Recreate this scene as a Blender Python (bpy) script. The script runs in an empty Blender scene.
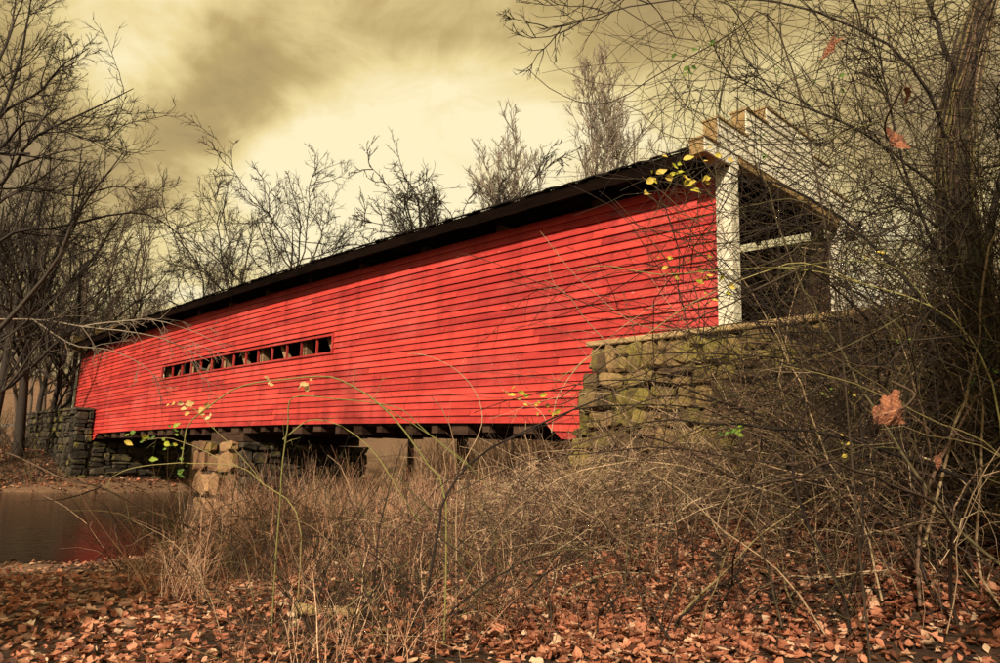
import bpy, bmesh, math, random
import numpy as np
from mathutils import Vector, Matrix
from math import radians as R

# ------------------------------------------------------------------ camera, sky, sun, exposure
scn = bpy.context.scene
COL = scn.collection
F, PITCH, ROLL, THETA = 746.4, .1742, .0305, .7646          # focal length in photo pixels, tilt, roll, bridge heading
EYE = np.array([0.0, 0.0, 1.6])
cd = bpy.data.cameras.new('camera'); cam = bpy.data.objects.new('camera', cd); COL.objects.link(cam)
cd.sensor_width = 36.0; cd.lens = F/1000*36.0; cd.clip_start = .05; cd.clip_end = 3000
_c, _s, _cp, _sp = math.cos(ROLL), math.sin(ROLL), math.cos(PITCH), math.sin(PITCH)
cam.matrix_world = Matrix(((_c, -_s, 0, EYE[0]), (-_s*_sp, -_c*_sp, -_cp, EYE[1]), (_s*_cp, _c*_cp, -_sp, EYE[2]), (0, 0, 0, 1)))
scn.camera = cam

def pray(x, y):
    """direction through a photo pixel"""
    x = (x-500)/F; y = -(y-331.5)/F
    x, y = _c*x-_s*y, _s*x+_c*y
    return np.array([x, _cp-y*_sp, _sp+y*_cp])
def at(x, y, depth):
    v = pray(x, y); return EYE+v*(depth/v[1])

SUN_EL, SUN_AZ = 29.0, 202.0       # degrees; azimuth clockwise from +Y
sun_d = Vector((math.sin(R(SUN_AZ))*math.cos(R(SUN_EL)), math.cos(R(SUN_AZ))*math.cos(R(SUN_EL)), math.sin(R(SUN_EL))))
w = bpy.data.worlds.new('World'); scn.world = w; w.use_nodes = True
nt = w.node_tree; nt.nodes.clear()
def N(t, **k):
    n = nt.nodes.new(t)
    for a, b in k.items(): setattr(n, a, b)
    return n
def L(a, b): nt.links.new(a, b)
wo = N('ShaderNodeOutputWorld'); bg = N('ShaderNodeBackground'); bg.inputs['Strength'].default_value = .1
sky = N('ShaderNodeTexSky', sky_type='NISHITA'); sky.sun_disc = False
sky.sun_elevation = R(SUN_EL); sky.sun_rotation = R(SUN_AZ); sky.dust_density = 3.0
tc = N('ShaderNodeTexCoord'); sep = N('ShaderNodeSeparateXYZ'); L(tc.outputs['Generated'], sep.inputs[0])
def M(op, a, b=None, c=None):
    n = N('ShaderNodeMath', operation=op)
    for i, v in enumerate((a, b, c)):
        if v is None: continue
        if isinstance(v, (int, float)): n.inputs[i].default_value = v
        else: L(v, n.inputs[i])
    return n.outputs[0]
zz = M('ADD', M('MAXIMUM', sep.outputs['Z'], 0.0), .28)
cmb = N('ShaderNodeCombineXYZ'); L(M('DIVIDE', sep.outputs['X'], zz), cmb.inputs[0]); L(M('DIVIDE', sep.outputs['Y'], zz), cmb.inputs[1])
n1 = N('ShaderNodeTexNoise'); n1.inputs['Scale'].default_value = 1.55; n1.inputs['Detail'].default_value = 5; n1.inputs['Roughness'].default_value = .48
n1.inputs['Distortion'].default_value = .5
mp = N('ShaderNodeMapping'); mp.inputs['Location'].default_value = (3.1, 1.7, 0); L(cmb.outputs[0], mp.inputs[0]); L(mp.outputs[0], n1.inputs['Vector'])
dark = M('MULTIPLY_ADD', M('SUBTRACT', n1.outputs['Fac'], .5), 0.62, .03)
n2 = N('ShaderNodeTexNoise'); n2.inputs['Scale'].default_value = 6.5; n2.inputs['Detail'].default_value = 8; n2.inputs['Roughness'].default_value = .62; n2.inputs['Distortion'].default_value = .8; L(mp.outputs[0], n2.inputs['Vector'])
dark = M('MULTIPLY_ADD', M('SUBTRACT', n2.outputs['Fac'], .5), .42, dark)
# heavier cloud banks, and a brown left-edge vignette painted into the sky, as soft round masses broken up by noise
for (px, py, size, amt) in ((252, 76, .060, .46), (172, 140, .062, .48), (640, 0, .15, .36), (350, 5, .14, .20), (860, -10, .2, .42), (470, 30, .10, .10),
                            (20, 300, .16, .34), (1150, 60, .22, .3), (-150, 150, .22, .4)):
    d = pray(px, py); d /= np.linalg.norm(d)
    dn = N('ShaderNodeVectorMath', operation='DISTANCE'); L(tc.outputs['Generated'], dn.inputs[0]); dn.inputs[1].default_value = tuple(d)
    x = M('DIVIDE', M('ADD', dn.outputs['Value'], M('MULTIPLY', M('SUBTRACT', n1.outputs['Fac'], .5), -.25)), size)
    g = M('EXPONENT', M('MULTIPLY', M('MULTIPLY', x, x), -.7))
    dark = M('MULTIPLY_ADD', g, amt, dark)
for (px, py, size, amt) in ((130, 60, .09, .22), (150, 215, .12, .2), (700, 150, .2, .15), (330, 170, .10, .14)):
    d = pray(px, py); d /= np.linalg.norm(d)
    dn = N('ShaderNodeVectorMath', operation='DISTANCE'); L(tc.outputs['Generated'], dn.inputs[0]); dn.inputs[1].default_value = tuple(d)
    x = M('DIVIDE', dn.outputs['Value'], size)
    g = M('EXPONENT', M('MULTIPLY', M('MULTIPLY', x, x), -.7))
    dark = M('MULTIPLY_ADD', g, -amt, dark)
rp = N('ShaderNodeValToRGB'); L(dark, rp.inputs['Fac']); e = rp.color_ramp.elements
e[0].position = 0; e[0].color = (.97, .84, .51, 1)
e[1].position = .75; e[1].color = (.20, .125, .055, 1)
q = e.new(.16); q.color = (.82, .655, .29, 1)
q = e.new(.36); q.color = (.50, .36, .13, 1)
sc = N('ShaderNodeVectorMath', operation='SCALE'); L(rp.outputs['Color'], sc.inputs[0]); sc.inputs['Scale'].default_value = 7.2
mx = N('ShaderNodeMix', data_type='RGBA'); mx.inputs['Factor'].default_value = .93
L(sky.outputs['Color'], mx.inputs['A']); L(sc.outputs[0], mx.inputs['B'])
L(mx.outputs['Result'], bg.inputs['Color']); L(bg.outputs[0], wo.inputs['Surface'])

sl = bpy.data.lights.new('sun', 'SUN'); so = bpy.data.objects.new('sun', sl); COL.objects.link(so)
sl.energy = 5.0; sl.angle = R(2); sl.color = (1.0, .86, .66)
so.rotation_euler = sun_d.to_track_quat('Z', 'Y').to_euler(); so.location = (0, -20, 40)
scn.view_settings.view_transform = 'Standard'; scn.view_settings.look = 'None'; scn.view_settings.gamma = 1
scn.view_settings.exposure = 0.62; scn.view_settings.use_curve_mapping = False

# ------------------------------------------------------------------ helpers
rng = np.random.default_rng(7); random.seed(7)
DR = np.array([-math.sin(THETA), math.cos(THETA), 0.]); NN = np.array([math.cos(THETA), math.sin(THETA), 0.])
C0 = np.array([3.975, 13.204, 0.])
def B(s, n, z): return C0+DR*s+NN*n+np.array([0, 0, z])       # bridge frame: along, across (away from the bank), up
def sn(x, y):
    dx, dy = x-C0[0], y-C0[1]
    return dx*DR[0]+dy*DR[1], dx*NN[0]+dy*NN[1]
MBR = Matrix(((DR[0], NN[0], 0, C0[0]), (DR[1], NN[1], 0, C0[1]), (0, 0, 1, 0), (0, 0, 0, 1)))

def tag(o, label=None, cat=None, group=None, kind=None):
    if label: o['label'] = label
    if cat: o['category'] = cat
    if group: o['group'] = group
    if kind: o['kind'] = kind
    return o
def empty(name, loc=(0, 0, 0), parent=None):
    o = bpy.data.objects.new(name, None); COL.objects.link(o); o.location = loc
    if parent: o.parent = parent
    return o
def link(name, me, mat=None, parent=None):
    o = bpy.data.objects.new(name, me); COL.objects.link(o)
    if mat and not me.materials: me.materials.append(mat)
    if parent: o.parent = parent
    return o
def np_mesh(name, V, faces, rnd=None, smooth=False):
    """V (n,3); faces (m,k) int array"""
    me = bpy.data.meshes.new(name)
    me.vertices.add(len(V)); me.vertices.foreach_set('co', np.asarray(V, np.float32).ravel())
    m, k = faces.shape
    me.loops.add(m*k); me.loops.foreach_set('vertex_index', faces.astype(np.int32).ravel())
    me.polygons.add(m); me.polygons.foreach_set('loop_start', np.arange(0, m*k, k, dtype=np.int32))
    if smooth: me.polygons.foreach_set('use_smooth', np.ones(m, bool))
    me.update(calc_edges=True)
    if rnd is not None:
        a = me.attributes.new('rnd', 'FLOAT', 'POINT'); a.data.foreach_set('value', np.asarray(rnd, np.float32))
    return me

class MB:
    """boxes and prisms gathered into one mesh"""
    def __init__(s): s.v = []; s.f = []
    def hexa(s, p):
        b = len(s.v); s.v += [tuple(q) for q in p]
        s.f += [tuple(b+i for i in q) for q in ((0, 3, 2, 1), (4, 5, 6, 7), (0, 1, 5, 4), (1, 2, 6, 5), (2, 3, 7, 6), (3, 0, 4, 7))]
    def box(s, a, b):
        (x0, y0, z0), (x1, y1, z1) = a, b
        s.hexa([(x0, y0, z0), (x1, y0, z0), (x1, y1, z0), (x0, y1, z0), (x0, y0, z1), (x1, y0, z1), (x1, y1, z1), (x0, y1, z1)])
    def beam(s, a, b, wd, h, up=(0, 0, 1)):
        a, b = Vector(a), Vector(b); d = (b-a).normalized(); u = Vector(up); sd = d.cross(u).normalized(); u = sd.cross(d).normalized()
        sd *= wd/2; u *= h/2
        s.hexa([a-sd-u, a+sd-u, b+sd-u, b-sd-u, a-sd+u, a+sd+u, b+sd+u, b-sd+u])
    def build(s, name, mat, parent=None, bev=0):
        me = bpy.data.meshes.new(name); me.from_pydata(s.v, [], s.f); me.update()
        bm = bmesh.new(); bm.from_mesh(me); bmesh.ops.recalc_face_normals(bm, faces=bm.faces)
        if bev: bmesh.ops.bevel(bm, geom=bm.edges[:], offset=bev, segments=1, affect='EDGES')
        bm.to_mesh(me); bm.free()
        return link(name, me, mat, parent)

# ---- procedural noise for the terrain
_tab = np.random.default_rng(3).random((256, 256))
def vnoise(x, y):
    x = np.asarray(x, float); y = np.asarray(y, float)
    i = np.floor(x).astype(int); j = np.floor(y).astype(int); u = x-i; v = y-j
    u = u*u*(3-2*u); v = v*v*(3-2*v); t = _tab
    a = t[i % 256, j % 256]; b = t[(i+1) % 256, j % 256]; c = t[i % 256, (j+1) % 256]; d = t[(i+1) % 256, (j+1) % 256]
    return (a*(1-u)+b*u)*(1-v)+(c*(1-u)+d*u)*v-.5
def sstep(a, b, x):
    t = np.clip((x-a)/(b-a), 0, 1); return t*t*(3-2*t)
WATER = -.42
def shore(n):
    return np.interp(n, [-60, -20, -12, -8.8, -7.6, -6.6, -5, -3, 0, 6, 14, 60], [14, 12.5, 10.2, 9.0, 8.0, 8.3, 11.0, 14.5, 17.4, 17.4, 16.0, 6])
def height(x, y):
    x = np.asarray(x, float); y = np.asarray(y, float)
    s, n = sn(x, y)
    z = -.02+.22*vnoise(x*.33, y*.33)+.10*vnoise(x*.9+7, y*.9)+.05*vnoise(x*2.7, y*2.7+3)
    sh = shore(n)+.7*vnoise(x*.5+20, y*.5)
    fs = 34.6+.06*np.clip(-n, 0, 40)+.9*vnoise(x*.3, y*.3+40)
    # gravel bar low by the water
    z = z-.33*sstep(5.5, 1.0, sh-s)*sstep(-2, -5, n)
    # approach road bank: rises towards the bridge axis where s < 3
    axis = np.exp(-(np.clip(np.abs(n-2.5)-3.3, 0, 99)/3.9)**2)
    end = sstep(4.4, 2.2, s)
    bank = 1.05*np.exp(-(np.clip(-n-.4, 0, 99)/4.2)**2)*sstep(5.2, 1.2, s)
    z = z+np.where(n < -.3, bank*np.clip(1+.10*np.clip(-s, 0, 8), 1, 1.7), 0)
    inside = ((n > -.2) & (n < 5.4))
    z = np.where((s < 2.6) & inside, 3.25, z)
    z = np.where((s < 2.6) & (n >= 5.4), 3.25*np.exp(-((n-5.4)/5.)**2)*end+z*(1-end), z)
    z = np.where((s < -3.2) & (n <= -.2), np.maximum(z, 3.25*np.exp(-((n+.2)/3.6)**2)), z)
    z = np.where((s >= 2.6) & (s < 16) & (n > -.3), z+.55*sstep(15, 5, s), z)
    # rising bank behind the bridge
    z = z+2.0*sstep(6, 12, n)*sstep(17.5, 12, s)+2.2*sstep(12, 40, n)*sstep(24, 11, s)
    # river bed
    riv = sstep(0, 1.3, s-sh)*sstep(0, 1.6, fs-s)
    z = z*(1-riv)+(-1.15)*riv
    # far bank
    fb = sstep(0, 7, s-fs)
    z = np.where(s > fs, np.maximum(z, WATER-.1)+fb*1.5+9.0*sstep(10, 70, s-fs), z)
    z = np.where((s > 36.4) & (n > -.2) & (n < 5.4), 3.1, z)
    return z+4.5*sstep(60, 400, np.hypot(x, y))

# ------------------------------------------------------------------ materials
def mat(name):
    m = bpy.data.materials.new(name); m.use_nodes = True; t = m.node_tree
    return m, t, t.nodes['Principled BSDF']
def nd(t, typ, **k):
    n = t.nodes.new(typ)
    for a, b in k.items(): setattr(n, a, b)
    return n
def ramp(t, fac, stops):
    r = nd(t, 'ShaderNodeValToRGB'); e = r.color_ramp.elements
    e[0].position, e[0].color = stops[0][0], (*stops[0][1], 1); e[1].position, e[1].color = stops[-1][0], (*stops[-1][1], 1)
    for p, c in stops[1:-1]: e.new(p).color = (*c, 1)
    t.links.new(fac, r.inputs['Fac']); return r.outputs['Color']
def noise(t, scale, detail=4, coord='Object', stretch=None, rough=.55):
    tcn = nd(t, 'ShaderNodeTexCoord'); n = nd(t, 'ShaderNodeTexNoise')
    n.inputs['Scale'].default_value = scale; n.inputs['Detail'].default_value = detail; n.inputs['Roughness'].default_value = rough
    src = tcn.outputs[coord]
    if coord == 'World':
        pass
    if stretch:
        m = nd(t, 'ShaderNodeMapping'); m.inputs['Scale'].default_value = stretch; t.links.new(src, m.inputs[0]); src = m.outputs[0]
    t.links.new(src, n.inputs['Vector']); return n.outputs['Fac']
def wnoise(t, scale, detail=4, stretch=None, rough=.55):
    g = nd(t, 'ShaderNodeNewGeometry'); n = nd(t, 'ShaderNodeTexNoise')
    n.inputs['Scale'].default_value = scale; n.inputs['Detail'].default_value = detail; n.inputs['Roughness'].default_value = rough
    src = g.outputs['Position']
    if stretch:
        m = nd(t, 'ShaderNodeMapping'); m.inputs['Rotation'].default_value = (0, 0, -(THETA+math.pi/2)); m.inputs['Scale'].default_value = stretch
        # point mapping: rotate into the bridge frame, then stretch
        m2 = nd(t, 'ShaderNodeMapping'); m2.inputs['Rotation'].default_value = (0, 0, -(THETA+math.pi/2)); m.inputs['Rotation'].default_value = (0, 0, 0)
        t.links.new(src, m2.inputs[0]); t.links.new(m2.outputs[0], m.inputs[0]); src = m.outputs[0]
    t.links.new(src, n.inputs['Vector']); return n.outputs['Fac']
def mixc(t, fac, a, b, mode='MIX'):
    m = nd(t, 'ShaderNodeMix', data_type='RGBA', blend_type=mode)
    for sck, v in ((m.inputs['Factor'], fac), (m.inputs['A'], a), (m.inputs['B'], b)):
        if isinstance(v, (int, float)): sck.default_value = v
        elif isinstance(v, tuple): sck.default_value = (*v, 1)
        else: t.links.new(v, sck)
    return m.outputs['Result']
def bump(t, bs, h, strength, dist):
    b = nd(t, 'ShaderNodeBump'); b.inputs['Strength'].default_value = strength; b.inputs['Distance'].default_value = dist
    t.links.new(h, b.inputs['Height']); t.links.new(b.outputs[0], bs.inputs['Normal'])
def mth(t, op, a, b):
    n = nd(t, 'ShaderNodeMath', operation=op)
    for i, v in enumerate((a, b)):
        if isinstance(v, (int, float)): n.inputs[i].default_value = v
        else: t.links.new(v, n.inputs[i])
    return n.outputs[0]

def painted(name, c_lo, c_hi, c_wear, wear_at, rough=.6):
    m, t, b = mat(name)
    oi = nd(t, 'ShaderNodeObjectInfo')
    streak = wnoise(t, 3.2, 6, (.35, 1, 5), .62); blot = wnoise(t, .55, 5, None, .6)
    f = mth(t, 'ADD', mth(t, 'MULTIPLY', streak, .55), mth(t, 'MULTIPLY', oi.outputs['Random'], .42)); f = mth(t, 'ADD', f, mth(t, 'MULTIPLY', blot, .35))
    c = ramp(t, f, [(.35, c_lo), (.85, c_hi)])
    spots = wnoise(t, 17, 3, (.45, 1, 1.0), .7)
    sm = ramp(t, spots, [(wear_at, (0, 0, 0)), (wear_at+.06, (1, 1, 1))])
    grime = ramp(t, wnoise(t, 1.4, 6, (1.6, 1, .22), .65), [(.48, (1, 1, 1)), (.8, (.52, .45, .45))])
    fd = ramp(t, wnoise(t, .9, 6, (.5, 1, 1.2), .65), [(.5, (0, 0, 0)), (.72, (.38, .38, .38))]); c = mixc(t, fd, c, tuple(min(1, q*1.0+.06) for q in c_hi)); c = mixc(t, sm, c, c_wear); c = mixc(t, 1.0, c, grime, 'MULTIPLY')
    t.links.new(c, b.inputs['Base Color']); b.inputs['Roughness'].default_value = rough; b.inputs['Specular IOR Level'].default_value = .3
    bump(t, b, wnoise(t, 22, 4, (.12, 1, 2.2), .6), .35, .012)
    return m
RED = painted('red_barn_paint', (.20, .008, .010), (.42, .036, .027), (.52, .19, .15), .68)
WHITE = painted('cream_white_paint', (.42, .38, .28), (.60, .56, .45), (.25, .17, .10), .66)
def wood(name, lo, hi, sc=1.0):
    m, t, b = mat(name); oi = nd(t, 'ShaderNodeObjectInfo')
    f = mth(t, 'ADD', mth(t, 'MULTIPLY', wnoise(t, 3*sc, 6, (.5, 3, 3), .6), .8), mth(t, 'MULTIPLY', oi.outputs['Random'], .25))
    t.links.new(ramp(t, f, [(.3, lo), (.8, hi)]), b.inputs['Base Color']); b.inputs['Roughness'].default_value = 1; b.inputs['Specular IOR Level'].default_value = 0
    bump(t, b, wnoise(t, 14*sc, 5, (.3, 2, 2)), .5, .02); return m
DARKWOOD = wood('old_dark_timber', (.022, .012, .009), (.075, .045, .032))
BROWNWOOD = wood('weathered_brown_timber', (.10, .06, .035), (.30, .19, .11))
FASCIA = wood('black_stained_fascia', (.003, .002, .0016), (.009, .005, .004))
ROOFM = wood('black_shingles', (.006, .005, .0045), (.018, .014, .012))
ENDGRAIN = wood('end_grain', (.16, .10, .045), (.36, .25, .12))
def stone(name, cols, moss=.35):
    m, t, b = mat(name); oi = nd(t, 'ShaderNodeObjectInfo')
    f = mth(t, 'ADD', mth(t, 'MULTIPLY', wnoise(t, 2.2, 7, None, .65), .6), mth(t, 'MULTIPLY', oi.outputs['Random'], .5))
    c = ramp(t, f, [(.2, cols[0]), (.5, cols[1]), (.85, cols[2])])
    fine = wnoise(t, 16, 6, None, .7); c = mixc(t, .8, c, ramp(t, fine, [(.3, (.45, .42, .40)), (.7, (1.2, 1.15, 1.1))]), 'MULTIPLY')
    mm = ramp(t, wnoise(t, 1.3, 6, None, .7), [(.62-moss*.25, (0, 0, 0)), (.74-moss*.2, (1, 1, 1))])
    c = mixc(t, mth(t, 'MULTIPLY', mm, .75), c, (.19, .155, .03))
    t.links.new(c, b.inputs['Base Color']); b.inputs['Roughness'].default_value = .93; b.inputs['Specular IOR Level'].default_value = .2
    bump(t, b, fine, .9, .04); return m
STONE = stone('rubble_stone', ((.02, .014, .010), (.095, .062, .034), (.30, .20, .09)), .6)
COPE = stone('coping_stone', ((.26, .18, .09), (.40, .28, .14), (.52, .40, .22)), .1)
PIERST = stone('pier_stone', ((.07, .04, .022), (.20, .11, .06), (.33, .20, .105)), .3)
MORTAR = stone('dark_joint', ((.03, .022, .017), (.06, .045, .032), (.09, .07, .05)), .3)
SHADEST = stone('shade_toned_stone', ((.012, .010, .008), (.032, .026, .019), (.075, .06, .042)), .3)  # shade under the bridge is put into this dark stone colour

def twig_mat(name, stops, rough=.85):
    m, t, b = mat(name); a = nd(t, 'ShaderNodeAttribute', attribute_name='rnd')
    c = ramp(t, a.outputs['Fac'], stops)
    fine = wnoise(t, 30, 3); c = mixc(t, .7, c, ramp(t, fine, [(.3, (.55, .52, .5)), (.7, (1.15, 1.12, 1.1))]), 'MULTIPLY')
    t.links.new(c, b.inputs['Base Color']); b.inputs['Roughness'].default_value = rough; b.inputs['Specular IOR Level'].default_value = .2
    return m
m, t, b = mat('rough_vine_bark'); RBARK = m
f = wnoise(t, 9, 7, (1.6, 1.6, .35), .7); g_ = wnoise(t, 2.0, 5, None, .6)
c = ramp(t, f, [(.32, (.012, .009, .007)), (.5, (.045, .034, .024)), (.7, (.12, .092, .062))]); c = mixc(t, ramp(t, g_, [(.5, (0, 0, 0)), (.66, (.8, .8, .8))]), c, (.075, .085, .03))
t.links.new(c, b.inputs['Base Color']); b.inputs['Roughness'].default_value = .95; b.inputs['Specular IOR Level'].default_value = .08; bump(t, b, f, 1.0, .08)
BARK = twig_mat('grey_brown_bark', [(0, (.055, .038, .028)), (.5, (.085, .060, .043)), (1, (.13, .095, .07))])
DBARK = twig_mat('dark_bark', [(0, (.018, .013, .011)), (.5, (.030, .022, .017)), (1, (.05, .037, .028))])
PALEBARK = twig_mat('pale_bark', [(0, (.12, .095, .075)), (.5, (.19, .15, .115)), (1, (.28, .225, .165))])
CANE = twig_mat('bramble_cane', [(0, (.022, .014, .011)), (.4, (.05, .033, .023)), (.65, (.14, .085, .055)), (.82, (.14, .115, .04)), (1, (.36, .25, .155))])
DCANE = twig_mat('dark_cane', [(0, (.010, .007, .006)), (.5, (.028, .018, .013)), (.85, (.06, .042, .025)), (1, (.13, .115, .045))])
GCANE = twig_mat('green_cane', [(0, (.13, .125, .04)), (.5, (.20, .18, .06)), (1, (.27, .21, .10))])
STRAW = twig_mat('dry_straw', [(0, (.06, .032, .02)), (.2, (.20, .085, .05)), (.55, (.50, .26, .155)), (1, (.72, .49, .32))])
DEADVINE = twig_mat('dead_vine', [(0, (.05, .035, .025)), (.4, (.17, .10, .062)), (.75, (.38, .26, .16)), (1, (.55, .42, .27))])
def leaf_mat(name, stops):
    m, t, b = mat(name); a = nd(t, 'ShaderNodeAttribute', attribute_name='rnd'); oi = nd(t, 'ShaderNodeObjectInfo')
    f = mth(t, 'FRACT', mth(t, 'ADD', a.outputs['Fac'], oi.outputs['Random']), 0)
    c = ramp(t, f, stops); c = mixc(t, .6, c, ramp(t, wnoise(t, 45, 4), [(.3, (.6, .55, .5)), (.7, (1.15, 1.1, 1.1))]), 'MULTIPLY')
    t.links.new(c, b.inputs['Base Color']); b.inputs['Roughness'].default_value = .7; b.inputs['Specular IOR Level'].default_value = .3
    tr = nd(t, 'ShaderNodeBsdfTranslucent'); t.links.new(c, tr.inputs['Color']); ms = nd(t, 'ShaderNodeMixShader'); ms.inputs[0].default_value = .25
    out = t.nodes['Material Output']; t.links.new(b.outputs[0], ms.inputs[1]); t.links.new(tr.outputs[0], ms.inputs[2]); t.links.new(ms.outputs[0], out.inputs['Surface'])
    return m
LITTER = leaf_mat('fallen_leaf', [(0, (.045, .022, .015)), (.18, (.16, .06, .035)), (.4, (.33, .115, .06)), (.7, (.50, .21, .12)), (.9, (.56, .31, .19)), (1, (.64, .47, .31))])
DEADLEAF = leaf_mat('withered_brown_leaf', [(0, (.36, .10, .04)), (1, (.50, .17, .07))])
m, t, b = mat('veined_brown_leaf'); VEIN = m
tcn = nd(t, 'ShaderNodeTexCoord'); sx = nd(t, 'ShaderNodeSeparateXYZ'); t.links.new(tcn.outputs['Object'], sx.inputs[0])
ay = mth(t, 'ABSOLUTE', sx.outputs['Y'], 0); ph = mth(t, 'MULTIPLY', mth(t, 'SUBTRACT', sx.outputs['X'], mth(t, 'MULTIPLY', ay, .9)), 7.0)
vn = mth(t, 'LESS_THAN', mth(t, 'ABSOLUTE', mth(t, 'SUBTRACT', mth(t, 'FRACT', ph, 0), .5), 0), .07); vn = mth(t, 'MAXIMUM', vn, mth(t, 'LESS_THAN', ay, .015))
c = ramp(t, noise(t, 5, 6, 'Object', None, .7), [(.3, (.12, .035, .018)), (.5, (.24, .072, .03)), (.72, (.38, .14, .06))]); c = mixc(t, mth(t, 'MULTIPLY', vn, .6), c, (.50, .26, .14))
t.links.new(c, b.inputs['Base Color']); b.inputs['Roughness'].default_value = .7; bump(t, b, noise(t, 9, 5, 'Object'), .9, .05)
YLEAF = leaf_mat('yellow_green_leaf', [(0, (.30, .34, .03)), (.5, (.52, .44, .05)), (1, (.58, .42, .10))])
GLEAF = leaf_mat('green_leaf', [(0, (.05, .10, .02)), (.6, (.13, .22, .03)), (1, (.25, .34, .04))])
OLEAF = leaf_mat('pale_orange_leaf', [(0, (.55, .34, .10)), (1, (.68, .50, .28))])

m, t, b = mat('leafy_soil'); GROUND = m
a = nd(t, 'ShaderNodeAttribute', attribute_name='rnd')
soil = ramp(t, wnoise(t, 5, 8, None, .7), [(.3, (.014, .009, .006)), (.55, (.055, .03, .018)), (.75, (.16, .085, .045))])
grav = ramp(t, wnoise(t, 9, 8, None, .75), [(.3, (.07, .038, .022)), (.5, (.20, .115, .065)), (.72, (.36, .22, .13))])
t.links.new(mixc(t, a.outputs['Fac'], soil, grav), b.inputs['Base Color']); b.inputs['Roughness'].default_value = .95; b.inputs['Specular IOR Level'].default_value = .15
bump(t, b, wnoise(t, 12, 8, None, .7), 1.0, .06)
m, t, b = mat('river_water'); WATERM = m
b.inputs['Base Color'].default_value = (.008, .006, .004, 1); b.inputs['Roughness'].default_value = .06; b.inputs['IOR'].default_value = 1.33; b.inputs['Specular IOR Level'].default_value = .15
bump(t, b, wnoise(t, 3.4, 5, None, .65), .30, .05)
m, t, b = mat('flat_river_stone'); RSTONE = m; oi = nd(t, 'ShaderNodeObjectInfo'); a = nd(t, 'ShaderNodeAttribute', attribute_name='rnd')
f = mth(t, 'FRACT', mth(t, 'ADD', a.outputs['Fac'], oi.outputs['Random']), 0)
c = ramp(t, f, [(0, (.075, .036, .02)), (.5, (.20, .095, .052)), (1, (.36, .19, .11))])
c = mixc(t, .7, c, ramp(t, wnoise(t, 20, 6, None, .7), [(.3, (.5, .5, .5)), (.7, (1.2, 1.15, 1.1))]), 'MULTIPLY')
t.links.new(c, b.inputs['Base Color']); b.inputs['Roughness'].default_value = .85
m, t, b = mat('road_earth'); ROADM = m
t.links.new(ramp(t, wnoise(t, 6, 7, None, .7), [(.3, (.07, .055, .042)), (.7, (.17, .14, .11))]), b.inputs['Base Color']); b.inputs['Roughness'].default_value = .95

# ------------------------------------------------------------------ ground, water, road
def axis_pts(lo, hi, dlo, dhi, step, grow=1.28):
    p = list(np.arange(dlo, dhi+1e-6, step)); x, d = dhi, step
    while x < hi: d *= grow; x += d; p.append(min(x, hi+50))
    x, d = dlo, step
    while x > lo: d *= grow; x -= d; p.insert(0, max(x, lo-50))
    return np.array(p)
gx = axis_pts(-900, 900, -34, 16, .3); gy = axis_pts(-300, 1200, -4, 58, .3)
X, Y = np.meshgrid(gx, gy); Z = height(X, Y)
nx, ny = len(gx), len(gy)
idx = np.arange(nx*ny).reshape(ny, nx)
fc = np.stack([idx[:-1, :-1], idx[:-1, 1:], idx[1:, 1:], idx[1:, :-1]], -1).reshape(-1, 4)
S_, N_ = sn(X, Y); gm = sstep(7.5, 3.0, shore(N_)-S_)*sstep(-2.5, -5, N_)*sstep(.4, -.4, vnoise(X*.6, Y*.6))
gm = np.maximum(gm, sstep(-1, .2, S_-shore(N_))*.6)
ground = link('ground', np_mesh('ground', np.stack([X, Y, Z], -1).reshape(-1, 3), fc, gm.ravel(), True), GROUND)
tag(ground, 'leaf strewn brown earth of the river banks', kind='structure')
wv = [B(2, -70, WATER), B(60, -70, WATER), B(60, 110, WATER), B(2, 110, WATER)]
river = link('river', np_mesh('river', np.array(wv), np.array([[0, 1, 2, 3]])), WATERM); tag(river, 'dark still river running under the bridge', kind='structure')
for ss in ((-60, 2.4), (38.5, 110)):
    mb = MB(); mb.hexa([B(ss[0], .1, 3.1), B(ss[1], .1, 3.1), B(ss[1], 4.9, 3.1), B(ss[0], 4.9, 3.1), B(ss[0], .1, 3.3), B(ss[1], .1, 3.3), B(ss[1], 4.9, 3.3), B(ss[0], 4.9, 3.3)])
    tag(mb.build('road', ROADM), kind='structure')

# ------------------------------------------------------------------ the covered bridge
LEN, WID, ZB, ZT = 39.4, 5.0, 2.39, 6.99
def camb(s): q = np.clip(s/LEN, 0, 1); return .234*4*q*(1-q)
bridge = empty('covered_bridge', (0, 0, 0))
bridge.matrix_world = MBR
tag(bridge, 'long red clapboard covered bridge with dark roof and white stepped portal', 'bridge')
def bpart(mb, name, m_, parent=bridge, bev=0):
    o = mb.build(name, m_, None, bev); o.parent = parent; return o
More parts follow.
